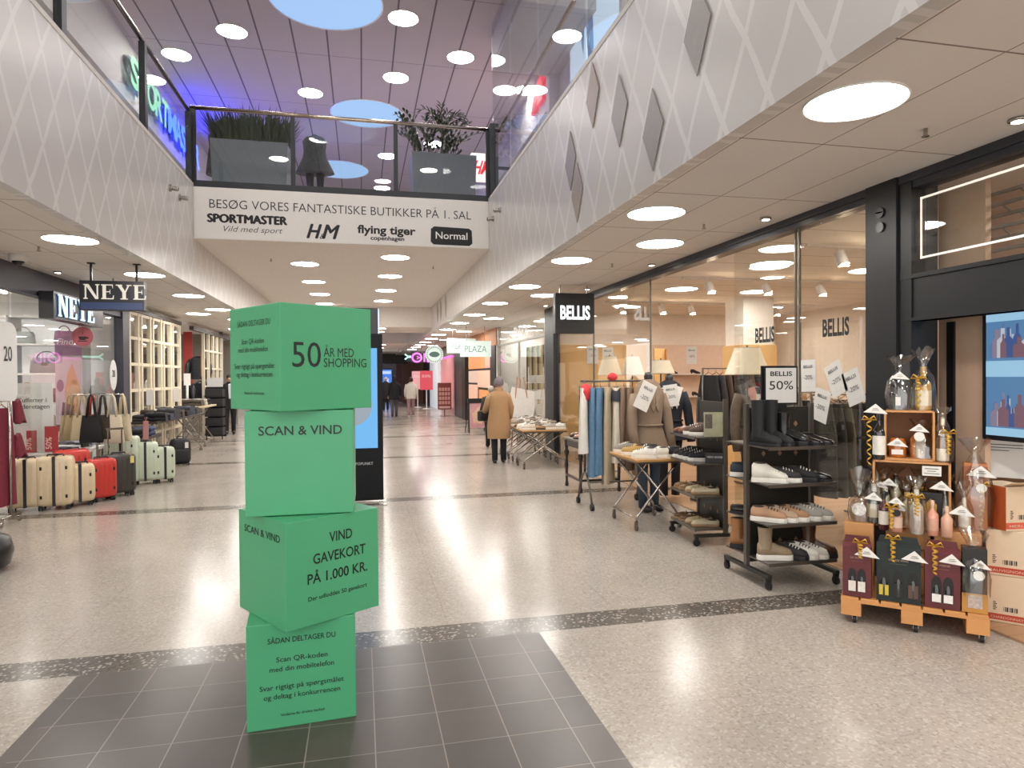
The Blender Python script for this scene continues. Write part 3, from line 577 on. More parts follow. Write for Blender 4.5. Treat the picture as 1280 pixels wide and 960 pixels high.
# ------------------------------------------------------------------ tote bags on a round stand
t = thing('bag_stand', 'Round metal stand carrying the hanging tote bags', 'display stand', (-3.86, 11.05, 0))
MB().lathe([(.22, 0), (.22, .015), (.02, .03)], n=20).build('base', STEEL, t); MB().cyl((0, 0, .02), (0, 0, 1.46), .018).build('pole', STEEL, t)
MB().tube([(.33*math.cos(a*PI/12), .2*math.sin(a*PI/12), 1.44) for a in range(24)], .009, 6, closed=True).tube([(-.33, 0, 1.44), (.33, 0, 1.44)], .009).build('ring', STEEL, t)
def tote(x, y, a, w, h, col, label, lean=0):
    t = thing('tote_bag', label, 'tote bag', (x, y, 1.44), a, 'tote bags on the round stand'); mm = mat('canvas_'+col, col, .85, bump=.25, scale=30)
    d = .05; top, bot = -.30, -.30-h
    rings = []
    for z, ww, dd in ((bot, w*1.26, d*.9), (bot+.03, w*1.32, d*1.6), ((top+bot)/2, w*1.18, d*1.5), (top, w*.98, d*.7)):
        rings.append([(x_+lean*(z-top), y_, z) for x_, y_ in rrect(ww, dd, dd*.45, 3)])
    MB().loft(rings).build('body', mm, t)
    for s in (-1, 1): MB().tube([(-w*.25, s*d*.4, top-.03), (-w*.12, s*d*.2, -.05), (0, 0, .008), (w*.12, s*d*.2, -.05), (w*.25, s*d*.4, top-.03)], .013, 6).build('strap', mm, t)
    return t
for i, (x, y, a, w, h, c, lb) in enumerate(((-.36, -.02, .5, .20, .38, 'b3a283', 'Sand canvas tote bag at the outer end, turned sideways'), (-.25, -.10, .2, .24, .36, 'a8936f', 'Tan canvas tote bag second from the outer end'), (-.13, -.17, .05, .24, .36, 'c2b08f', 'Pale beige tote bag beside the black one'), (-.09, .1, 0, .16, .30, 'b6433f', 'Red tote bag peeking out above the pale beige one'), (.0, -.21, 0, .24, .40, '1a1a1c', 'Black tote bag in the middle of the bag stand'), (.13, -.14, -.1, .22, .38, '3c332c', 'Dark brown tote bag beside the black one'), (.26, -.15, -.1, .25, .42, 'd0c4ad', 'Cream tote bag hanging over the tall mint suitcase'), (.36, -.02, -.4, .22, .40, 'cbbda3', 'Cream tote bag at the end nearest the white mullions'))):
    tote(-3.86+x, 11.05+y, a, w, h, c, lb)
# ------------------------------------------------------------------ low table with bundles of scarves behind the suitcases
t = thing('display_table', 'Low display table behind the suitcases covered with folded scarves', 'table', (-4.2, 10.9, 0))
MB().b2((-.55, -.55, .60), (.3, .65, .64)).build('top', NW, t)
for sx_ in (-.5, .25):
    for sy_ in (-.5, .6): MB().cyl((sx_, sy_, 0), (sx_, sy_, .6), .02).build('leg', STEEL, t)
FOLD = {}
def folded(x, y, z, a, col, label, w=.28, d=.2, h=.06, group='folded goods on the tables', nm='folded_scarf', cat='scarf'):
    random.seed(int(x*1000+y*77) % 9999); mm = mat('cloth_'+col, col, .9, bump=.3, scale=22, var=.2); mb = MB(); zz = 0
    for k in range(2):
        hh = h/2; rings = []
        for q in range(7):
            u_ = -.5+q/6; rings.append([(u_*w*(1-.04*k), dy*d*(1-.1*abs(u_)), zz+dz*hh+.01*math.sin(q*1.9+k)*hh*8) for dy, dz in ((-.5, .15), (-.42, 0), (.42, 0), (.5, .15), (.5, .75), (.35, 1), (-.35, 1), (-.5, .8))])
        mb.loft(rings); zz += hh*.95
    o = mb.build(nm, mm, None, (x, y, z), a); tag(o, label, cat, group); return o
sc_ = [('3a362f', 'olive'), ('6d6a5c', 'grey green'), ('2e2f45', 'navy'), ('8a8d99', 'pale grey'), ('4a5d86', 'blue'), ('c7c9cf', 'white'), ('b5403b', 'red'), ('5a4f45', 'brown')]
k = 0
for i in range(4):
    for j in range(3):
        c, nm_ = sc_[k % 8]; folded(-4.6+j*.22, 10.5+i*.3, .64+.02, .2*math.sin(k*2.3), c, '%s folded scarf on the low table, %s row, %s across' % (nm_.capitalize(), ORD[i], ORD[j])); k += 1
# ------------------------------------------------------------------ red garment rail at the picture edge
t = thing('garment_rail', 'Steel garment rail on casters at the picture edge', 'clothes rack', (-4.02, 8.75, 0))
MB().tube([(-.75, .0, .1), (-.75, 0, 1.42), (.06, 0, 1.42), (.06, 0, .1)], .016, 8).tube([(-.75, 0, .12), (.06, 0, .12)], .014).tube([(.06, -.2, .1), (.06, .2, .1)], .014).tube([(-.75, -.2, .1), (-.75, .2, .1)], .014).build('frame', STEEL, t)
for x in (-.75, .06):
    for y in (-.2, .2):
        MB().cyl((x-.012, y, .035), (x+.012, y, .035), .035).b2((x-.016, y-.01, .03), (x+.016, y+.01, .1)).build('caster', STEEL, t)
WINE = mat('wine_cloth', '6d1a2c', .8, bump=.3, scale=12, var=.2)
def garment(x, y, a, z, w, h, m, label, d=.10, nm='garment', cat='garment', group=None, wav=5):
    t = thing(nm, label, cat, (x, y, z), a, group); rings = []; N = 28
    for i in range(7):
        u_ = i/6; ww = w*(.72+.28*min(1, u_*3))*(1+.08*u_); rg = []
        for q in range(N):
            an = 2*PI*q/N; fold_ = 1+.18*u_*math.sin(an*wav+x*31)
            rg.append((ww/2*math.copysign(abs(math.cos(an))**.8, math.cos(an))*(1+.03*u_*math.sin(an*3)), d/2*math.sin(an)*fold_*(.7+.5*u_), -.05-h*u_))
        rings.append(rg)
    MB().loft(rings).build('cloth', m, t)
    MB().tube([(-w*.32, 0, -.075), (-.02, 0, -.02), (.0, 0, .0), (.02, 0, -.02), (w*.32, 0, -.075)], .006, 5).tube([(0, 0, -.01), (0, 0, .02), (.012, 0, .035), (.018, 0, .02)], .003, 4).build('hanger', mat('hanger_wood', 'a07a55', .5), t)
    return t
for i, (x, w, h) in enumerate(((-.42, .4, 1.0), (-.2, .34, 1.12), (-.02, .36, 1.12))):
    garment(-4.02+x, 8.75, 1.35, 1.39, w, h, WINE, 'Dark red long garment on the rail at the picture edge, %s from the aisle' % ORD[2-i], .13, 'red_garment', 'garment', 'dark red garments on the rail')
g = [o for o in bpy.data.objects if o.name.startswith('red_garment')][-1]
for i, (z, w) in enumerate(((.03, .16), (-.37, .18))):
    MB().loft([[(a_*w*(.5+.5*q/3)+.05*q/3, -.12, -h_-.25*q/3) for a_, h_ in ((-.5, 0), (-.2, .03), (.2, -.02), (.5, .02))]+[(a_*w*(.5+.5*q/3)+.05*q/3, -.07, -h_-.25*q/3) for a_, h_ in ((.5, .02), (.2, -.02), (-.2, .03), (-.5, 0))] for q in range(4)], True).build('ruffle', WINE, g, (.19, .06, z))
t = thing('pouf', 'Black rounded pouf cut by the picture edge on the floor', 'stool', (-3.33, 6.62, 0))
MB().lathe([(.2, 0), (.3, .05), (.33, .16), (.3, .28), (.2, .33), (.02, .34)], n=24).build('cushion', mat('black_leather', '0f0f11', .35), t); MB().lathe([(.05, .338), (.03, .352), (.005, .355)], n=12).build('button', mat('black_leather', ''), t)
# ------------------------------------------------------------------ signs of the left shop
def serif(ch, mb, x, z, h, y, s=.1, mi=0, M=None):
    k = h; P = []
    def q(*pts): P.append(pts)
    if ch == 'N':
        q((.06, 0), (.16, 0), (.16, 1), (.06, 1)); q((.78, 0), (.88, 0), (.88, 1), (.78, 1)); q((.06, 1), (.30, 1), (.88, 0), (.70, 0))
        for a in (-.02, .70): q((a+.0, 0 if a < 0 else .93), (a+.26, 0 if a < 0 else .93), (a+.26, .07 if a < 0 else 1), (a, .07 if a < 0 else 1))
        q((-.03, .93), (.2, .93), (.2, 1), (-.03, 1)); w = .96
    elif ch == 'E':
        q((.08, 0), (.30, 0), (.30, 1), (.08, 1)); q((0, 0), (.74, 0), (.74, .07), (0, .07)); q((0, .93), (.70, .93), (.70, 1), (0, 1)); q((.3, .47), (.55, .47), (.55, .54), (.3, .54))
        q((.67, 0), (.76, 0), (.78, .27), (.73, .27)); q((.66, 1), (.72, 1), (.72, .74), (.69, .74)); q((.52, .36), (.56, .36), (.56, .65), (.52, .65)); w = .84
    else:
        q((.36, 0), (.58, 0), (.58, .48), (.36, .48)); q((.24, 0), (.70, 0), (.70, .07), (.24, .07)); q((.02, 1), (.28, 1), (.58, .46), (.38, .44)); q((.72, 1), (.82, 1), (.58, .46), (.49, .48)); q((-.04, .93), (.36, .93), (.36, 1), (-.04, 1)); q((.62, .93), (.94, .93), (.94, 1), (.62, 1)); w = .94
    for p in P: mb.poly([(x+a*k, y, z+c*k) for a, c in p], .012, mi, nrm=(0, -1, 0))
    return w*k
def neye(nm, m, t, h, y, x0, z0, sp):
    x = x0
    for ch in 'NEYE':
        mb = MB(); x += serif(ch, mb, x, z0, h, y)+sp; mb.build(nm, m, t)
t = thing('hanging_sign', 'Dark hanging sign with pale NEYE letters under the gallery ceiling', 'shop sign', (-3.05, 9.33, 2.53))
MB().b2((-.365, -.06, 0), (.365, .06, .37), bev=.004).build('panel', mat('sign_dark', '2a2a30', .3), t)
MB().b2((-.35, -.063, .01), (.35, -.0605, .1)).build('blue_strip', mat('sign_blue', '3d4c78', .35), t)
neye('letter', mat('ivory_letters', 'e6e3da', .4, emit='f5f2e8', es=.12), t, .185, -.062, -.315, .14, .018)
for x in (-.25, .27): MB().b2((x-.012, -.012, .37), (x+.012, .012, .6)).b2((x-.04, -.025, .585), (x+.04, .025, .6)).build('hanger', BLACK, t)
t = thing('lit_shop_sign', 'Lit white serif NEYE letters on the dark shop header', 'shop sign', (-4.05, 10.15, 2.5), PI/2)
MB().b2((-.05, -.02, -.01), (1.7, .16, .36)).build('panel', mat('sign_dark', ''), t)
neye('letter', emis('cold_white_glow', 'dff2ff', 1.6), t, .30, -.05, .05, .03, .055)
neye('letter_return', mat('blue_return', '2f6a9a', .4), t, .305, -.03, .045, .025, .05)
ACR = mat('sign_paper', 'd5d6d6', .5, var=.02); GI = mat('grey_ink', '4c4f52', .6, var=0)
t = thing('info_sign', 'White sign board reading Kufferter i underetagen behind the suitcases', 'sign', (-4.42, 10.38, .6))
MB().b2((-.25, 0, 0), (.25, .012, 1.02)).build('board', ACR, t); MB().text('Kufferter i', (0, -.002, .76), size=.085, bold=.008).build('lettering', GI, t); MB().text('underetagen', (0, -.002, .67), size=.085, bold=.008).build('lettering', GI, t)
for s in (-.2, .2): MB().cyl((s, .006, -.6), (s, .006, 0), .01).build('leg', STEEL, t)
PINK = mat('coupon_red', 'a3393f', .5)
for i, (x, y) in enumerate(((-4.36, 10.2), (-4.14, 10.25))):
    t = thing('discount_card', '%s red discount card standing before the white sign board' % ('Smaller', 'Larger')[i], 'card', (x, y, .68), .1*i, 'red discount cards'); MB().b2((-.06-.02*i, 0, 0), (.06+.02*i, .01, .30+.05*i)).build('board', PINK, t); MB().text('50%', (0, -.002, .12), (0, 0, 1), (-1, 0, 0), .1, bold=.01, align='c').build('lettering', mat('card_pale', 'e5c4bd', .6), t)
    MB().b2((-.05, .01, 0), (.05, .08, .01)).build('foot', PINK, t)
t = thing('glass_sticker', 'Large white rounded sticker reading 20 at the picture edge', 'sticker', (XN+.0, 9.35, 1.38), PI/2)
MB().poly([(x, -.002-.058+.06, z) for x, z in [(p[0]*1, p[1]+.5) for p in rrect(.5, 1.0, .16, 5)]], .003).build('board', ACR, t); MB().text('20', (.02, -.004, .52), size=.26, bold=.01, sx=.8).build('lettering', INK, t)
t = thing('glass_sticker', 'Small oval white sticker reading 20 by the dark shop post', 'sticker', (XN+.0, 12.95, 1.47), PI/2)
MB().poly([(.17*math.cos(a*PI/16), 0, .27+.27*math.sin(a*PI/16)) for a in range(32)], .003).build('board', ACR, t); MB().text('20', (0, -.004, .24), size=.17, bold=.01, sx=.85).build('lettering', INK, t)
t = thing('window_poster', 'Purple topped poster of a woman with bags inside the shop window', 'poster', (-4.53, 11.85, .95))
MB().b2((-.19, 0, 0), (.19, .01, 1.48)).build('sheet', mat('poster_lilac', 'cdbccc', .5), t); MB().b2((-.19, -.004, 1.1), (.19, 0, 1.48)).build('purple_header', mat('poster_purple', '8c6688', .5), t)
MB().text('Find', (-.05, -.006, 1.27), size=.14, shear=.2).build('lettering', ACR, t)
MB().poly([(-.03, -.003, .18), (.13, -.003, .18), (.17, -.003, .55), (.10, -.003, .8), (.05, -.003, .98), (-.02, -.003, .8), (-.06, -.003, .5)]).build('printed_figure', mat('poster_skin', 'd8a27f', .5), t)
MB().poly([(-.12, -.005, .05), (.06, -.005, .0), (.07, -.005, .3), (-.09, -.005, .36)]).build('printed_bag', mat('poster_violet', '4b3b58', .5), t)
MB().poly([(.05*math.cos(a*PI/8)-.12, -.004, .62+.1*math.sin(a*PI/8)) for a in range(16)]).build('printed_seal', mat('poster_purple', ''), t)
t = thing('round_sign', 'Round pink hanging sign with a dark coffee cup picture', 'sign', (-4.2, 11.5, 2.33))
MB().poly([(.15*math.cos(a*PI/16), 0, .15*math.sin(a*PI/16)) for a in range(32)], .012, nrm=(0, -1, 0)).build('disc', mat('sign_rose', 'b8616c', .5), t)
mb = MB().poly([(-.06, -.002, .0), (.06, -.002, .0), (.04, -.002, -.055), (-.04, -.002, -.055)]).poly([(-.07, -.002, -.065), (.07, -.002, -.065), (.06, -.002, -.078), (-.06, -.002, -.078)]).poly([(.055, -.0021, -.01), (.09, -.0021, -.012), (.085, -.0021, -.03), (.05, -.0021, -.04)]).poly([(-.01, -.002, .02), (.012, -.002, .05), (-.005, -.002, .08), (.0, -.002, .05)]); mb.build('cup_picture', mat('cup_brown', '33221f', .5), t)
MB().cyl((0, 0, .15), (0, 0, .48), .004).build('hanger', STEEL, t)
# ------------------------------------------------------------------ shop shelves with bags behind the glass
t = thing('shelf_unit', 'White backlit shelf unit with handbags inside the left shop', 'shelf', (-6.0, 12.9, 0))
SW = mat('shelf_white', 'e6e5e4', .5)
MB().b2((-.9, .3, .02), (1.3, .34, 2.75)).build('back_panel', mat('shelf_back', 'efefee', .5, emit='ffffff', es=0.175), t)  # plain white back given a glow of its own to look bright
for z in (.05, .75, 1.25, 1.75, 2.25, 2.72): MB().b2((-.9, -.15, z), (1.3, .3, z+.03)).build('shelf', SW, t)
for x in (-.9, .2, 1.28): MB().b2((x, -.15, .02), (x+.03, .3, 2.75)).build('upright', mat('shelf_grey', 'a9a9aa', .5), t)
def handbag(x, y, z, w, h, d, col, label):
    t = thing('handbag', label, 'handbag', (x, y, z), 0, 'handbags on the white shelves'); mm = mat('bag_'+col, col, .45, var=.15)
    rings = [[(a_*s_, b_*s_, z_) for a_, b_ in rrect(w, d, d*.4, 3)] for z_, s_ in ((0, .96), (.02, 1), (h*.8, .92), (h, .8))]
    MB().loft(rings).build('body', mm, t); MB().tube([(w*.3*math.cos(PI*q/8), 0, h-.02+h*.5*math.sin(PI*q/8)) for q in range(9)], .01, 6).build('handle', mm, t)
    MB().b2((-w*.1, -d/2-.004, h*.5), (w*.1, -d/2+.004, h*.62)).build('clasp', STEEL, t)
for x, z, w, h, c, lb in ((-5.25, 2.0-.22, .5, .26, '7d8488', 'Large grey handbag on the shelf behind the white sign'), (-4.98, 2.28, .3, .22, '6a5a70', 'Plum handbag on the upper white shelf'), (-5.6, 2.28, .36, .2, '9aa3a3', 'Pale grey green handbag on the upper white shelf'), (-5.0, 1.28, .38, .24, '7b3346', 'Burgundy handbag on the middle white shelf'), (-5.55, 1.28, .3, .24, 'b5a48e', 'Sand handbag on the middle white shelf'), (-6.1, 1.78, .36, .26, '54555c', 'Slate handbag deep on the upper middle shelf'), (-6.1, 1.28, .34, .26, 'c9c3b8', 'Ivory handbag deep on the middle shelf'), (-5.3, .78, .4, .28, 'd8d2c8', 'Off white handbag on the lowest visible shelf'), (-4.95, .78, .3, .26, '3d3d44', 'Charcoal handbag on the lowest visible shelf')):
    handbag(x, 12.86, z, w, h, .16, c, lb)
# ------------------------------------------------------------------ cream mullioned shop front
CRM = mat('cream_wood', 'dcd2bb', .5)
mb = MB(); ys_ = [13.75, 14.25, 14.45, 15.0, 15.2, 15.75, 15.95, 16.5, 16.7, 17.3]
for y in ys_: mb.b2((XN-.04, y-.04, .0), (XN+.03, y+.04, 2.95))
for z in (.05, .55, 1.0, 1.45, 1.95, 2.45, 2.92): mb.b2((XN-.03, 13.75, z-.03), (XN+.02, 17.3, z+.03))
for k in range(4): mb.b2((XN-.9+k*.22, 17.26, 0), (XN-.84+k*.22, 17.32, 2.95))
for z in (.55, 1.0, 1.45, 1.95, 2.45): mb.b2((XN-.9, 17.27, z-.025), (XN, 17.31, z+.025))
struct('window_8', mb, CRM); pane('window_9', (XN-.012, 13.75, .05), (XN-.006, 17.3, 2.92))
struct('trim_5', MB().b2((XN-.1, 13.6, 2.95), (XN+.05, 17.34, 3.03)), mat('brown_trim', '3f3630', .5)); struct('trim_6', MB().b2((XN-.05, 18.5, 2.92), (XN+.05, 26, 3.02)), mat('brown_trim', ''))
for i, y in enumerate((14.75, 15.5, 16.2)):
    t = thing('hat_stand', 'White arched hat display behind the cream mullions, %s from the dark post' % ORD[i], 'display', (-4.62, y, 0), PI/2, 'white arched displays')
    MB().cyl((0, 0, 0), (0, 0, 1.3), .02).lathe([(.14, 0), (.14, .02), (.03, .03)], n=14).build('pole', NW, t); MB().poly([(.2*math.cos(a*PI/12), 0, 1.45+.2*math.sin(a*PI/12)) for a in range(13)], .03).build('arch', NW, t)
    MB().b2((-.25, -.1, .85), (.25, .1, .9)).build('shelf', NW, t)
mb = MB()
for y in (19.8, 20.4, 21.0, 21.6, 22.2): mb.b2((XN-.04, y-.04, 0), (XN+.03, y+.04, 2.95))
for z in (.55, 1.0, 1.45, 1.95, 2.45): mb.b2((XN-.03, 19.8, z-.025), (XN+.02, 22.2, z+.025))
struct('window_10', mb, CRM)
# ------------------------------------------------------------------ trolley tables with folded goods
def trolley(x, y, a, w, d, h, label, m, group=None):
    t = thing('trolley_table', label, 'table', (x, y, 0), a, group)
    MB().b2((-w/2, -d/2, h-.04), (w/2, d/2, h), bev=.005).build('top', m, t)
    for sx_ in (-1, 1): MB().tube([(sx_*w*.42, -d*.45, .1), (sx_*w*.42, d*.3, h-.04)], .014).build('leg', STEEL, t); MB().tube([(sx_*w*.42, d*.45, .1), (sx_*w*.42, -d*.3, h-.04)], .014).build('leg', STEEL, t)
    MB().tube([(-w*.42, -d*.45, .1), (w*.42, -d*.45, .1)], .01).tube([(-w*.42, d*.45, .1), (w*.42, d*.45, .1)], .01).build('crossbar', STEEL, t)
    for sx_ in (-1, 1):
        for sy_ in (-1, 1): MB().cyl((sx_*w*.42-.012, sy_*d*.45, .04), (sx_*w*.42+.012, sy_*d*.45, .04), .04).b2((sx_*w*.42-.016, sy_*d*.45-.012, .04), (sx_*w*.42+.016, sy_*d*.45+.012, .11)).build('caster', STEEL, t)
    return t
trolley(-4.05, 15.3, PI/2-.05, 3.2, .75, .86, 'Long trolley table of folded knitwear before the cream mullions', mat('table_dark', '3c352f', .5))
cols = ['3a3a3d', 'c9c4ba', '3b3f4a', '8f8a82', '1d1d20', 'e2ded6', '4a4038', '6d7078']; nmc = ['black', 'oatmeal', 'navy', 'grey', 'jet black', 'white', 'brown', 'steel grey']
k = 0
for i in range(7):
    for j in range(2):
        folded(-4.22+j*.36, 14.0+i*.42, .862, .15*math.sin(k), cols[(k*3+j) % 8], '%s folded knit, long trolley table, %s pile from near end, %s row' % (nmc[(k*3+j) % 8].capitalize(), ORD[i], ('inner', 'aisle')[j]), .36, .32, .12+.04*((k*7) % 3)); k += 1
trolley(-4.1, 18.0, PI/2, 1.3, .8, 1.0, 'Raised trolley table with coats beyond the long knitwear table', mat('cream_table', 'cdbf9f', .5))
for i in range(3): folded(-4.1, 17.6+i*.4, 1.002, .1*i, ('4c443d', 'b9b2a6', '2b2c31')[i], '%s folded coat on the raised trolley table' % ('Brown', 'Pale', 'Black')[i], .6, .34, .16)
t = thing('display_table', 'Dark low table with blue bags between mint suitcases and mullions', 'table', (-3.95, 12.75, 0))
MB().b2((-.35, -.55, .62), (.35, .6, .66)).build('top', mat('table_dark', ''), t)
for sx_ in (-.3, .3):
    for sy_ in (-.5, .55): MB().cyl((sx_, sy_, 0), (sx_, sy_, .62), .02).build('leg', STEEL, t)
for i in range(6): folded(-4.1+.3*(i % 2), 12.4+.35*(i//2), .661, .3*i, ('27304f', '1c1c22', '3d4a6b')[i % 3], '%s soft bag on the dark low table, %s from its near corner' % (('Navy', 'Black', 'Slate blue')[i % 3], ORD[i]), .3, .26, .16, 'soft bags on the dark low table', 'soft_bag', 'bag')
for i, y in enumerate((14.1, 16.0)):
    t = thing('price_stand', 'White price card on a thin stand on the long trolley table, %s' % ('near one', 'far one')[i], 'price sign', (-4.0, y, .96)); MB().b2((-.06, -.005, .2), (.06, .005, .5)).build('board', NW, t); MB().cyl((0, 0, -.1), (0, 0, .2), .006).b2((-.05, -.05, -.1), (.05, .05, -.09)).build('stem', STEEL, t)
t = thing('drawer_stand', 'Black tiered display stand on casters with white card on top', 'display stand', (-3.92, 19.6, 0))
for k in range(5):
    MB().b2((-.22, -.2, .12+k*.26), (.22, .2, .12+k*.26+.22)).build('tray', mat('tray_black', '202022', .5), t); MB().b2((-.23, -.22, .12+k*.26), (.23, -.2, .12+k*.26+.05)).build('tray_lip', BLACK, t)
MB().b2((-.24, .2, .06), (.24, .23, 1.5)).build('back_frame', BLACK, t); MB().b2((-.2, -.02, 1.44), (.2, 0, 1.69)).build('card', ACR, t)
for sx_ in (-.2, .2): MB().cyl((sx_-.01, -.15, .03), (sx_+.01, -.15, .03), .03).b2((sx_-.015, -.16, .03), (sx_+.015, -.14, .12)).build('caster', RUB, t)
# puffer jackets on busts
def puffer(x, y, z, col, label, s=1):
    t = thing('jacket_bust', label, 'jacket', (x, y, 0)); mm = mat('puffer_'+col, col, .4, var=.2)
    MB().cyl((0, 0, 0), (0, 0, z), .02).lathe([(.2, 0), (.2, .02), (.03, .04)], n=14).build('stand', STEEL, t)
    pr = []
    for k in range(7):
        for q in (0, .35, .65): pr.append((.21*s*(1+.08*math.sin(PI*(q+.2))-.02*k*.5), z-.1+.09*k*s+.09*q*s))
    pr.append((.1, z+.56*s)); MB().lathe(pr, n=18, sy=.7).build('jacket_body', mm, t)
    for sx_ in (-1, 1): MB().tube([(sx_*.19*s, 0, z+.45*s), (sx_*.27*s, -.03, z+.3*s), (sx_*.29*s, -.05, z+.1*s), (sx_*.27*s, -.1, z-.05)], [.08, .085, .08, .06], 8).build('sleeve', mm, t)
    return t
puffer(-4.55, 20.6, 1.75, '23262d', 'Dark puffer jacket with orange strap high on a stand'); puffer(-4.35, 20.2, 1.05, '1d2029', 'Navy puffer jacket lower down beside the black tiered stand'); puffer(-4.75, 19.6, 1.05, '17181b', 'Black jacket on a stand behind the raised trolley table')
o = MB().b2((-.04, -.17, 0), (.04, -.155, .62), bev=.003).build('orange_strap', mat('orange_cloth', 'd07a2a', .7), None, (-4.42, 20.6, 1.72)); tag(o, 'Orange scarf hanging down the high puffer jacket', 'scarf')
o = MB().b2((-.12, 0, 0), (.12, .02, 1.83), bev=.004).build('red_banner', mat('red_banner_cloth', 'b5403c', .7), None, (-5.0, 21.3, 1.3)); tag(o, 'Red vertical banner inside the second left shop', 'banner')
t = thing('price_stand', 'White price card on a pale post before the puffer jackets', 'price sign', (-4.32, 18.3, 0)); MB().b2((-.08, -.005, 1.5), (.08, .005, 1.8)).build('board', NW, t); MB().cyl((0, 0, 1.0), (0, 0, 1.5), .03).build('stem', NW, t)
struct('wall_left_second_shop', MB().b2((-6.6, 22.4, 0), (XN, 22.5, CZ)), mat('shop2_grey', '8d857c', .7))
# lamps added to brighten the left shops, then small ceiling fittings
for i, (x, y) in enumerate(((-5.2, 9.2), (-6.6, 9.8), (-5.2, 11.6), (-6.6, 12.0), (-5.4, 15), (-5.4, 17), (-5.6, 19.5), (-5.2, 7.0))):
    lamp(x, y, 3.05, 'Round ceiling light inside the left shops, %s from the near end' % ORD[i], 'lights inside the left shops')
t = thing('security_camera', 'White dome security camera on the gallery ceiling at the picture edge', 'camera', (-3.9, 8.87, CZ))
MB().lathe([(.09, 0), (.1, -.02), (.095, -.075), (.06, -.08)], n=20).build('housing', WHITE, t); MB().ell((0, 0, -.075), (.065, .065, .05), 14, 8).build('dome', mat('dome_dark', '15161a', .1), t)
SPE = emis('spot_glow', 'fff3dc', 14)
for i, (x, y, lb) in enumerate(((-4.0, 10.16, 'Small ceiling spot by the NEYE header'), (3.7, 3.11, 'Small ceiling spot nearest the picture edge above the wine shop'), (3.69, 5.55, 'Small ceiling spot above the glass with the black letters'), (3.73, 8.14, 'Small ceiling spot above the shoe shop opening'), (3.7, 10.6, 'Small ceiling spot behind the hanging BELLIS sign'), (3.7, 13.2, 'Small ceiling spot by the far dark pillar'))):
    t = thing('ceiling_spot', lb, 'spotlight', (x, y, CZ), 0, 'small ceiling spots'); MB().lathe([(.03, 0), (.05, -.002), (.052, -.014), (.036, -.02)], n=16).build('ring', STEEL, t); MB().poly([(.034*math.cos(k*PI/8), .034*math.sin(k*PI/8), -.021) for k in range(16)]).build('lens', SPE, t)
for i, (x, y) in enumerate(((3.3, 3.35), (3.25, 5.9), (3.2, 8.2), (-3.45, 8.3), (-3.5, 10.7), (1.4, 13.2), (-1.6, 12.9))):
    z = 3.856 if abs(x) < 2 else CZ
    t = thing('sprinkler', 'Tiny sprinkler head on the %s, %s of them' % (('shoe shop gallery ceiling', 'suitcase gallery ceiling', 'bridge soffit')[0 if x > 2 else 1 if x < -2 else 2], ORD[i % 3]), 'sprinkler', (x, y, z), 0, 'sprinkler heads'); MB().cyl((0, 0, 0), (0, 0, -.045), .012).lathe([(.022, -.05), (.022, -.045), (.002, -.045)], n=10).build('head', STEEL, t)
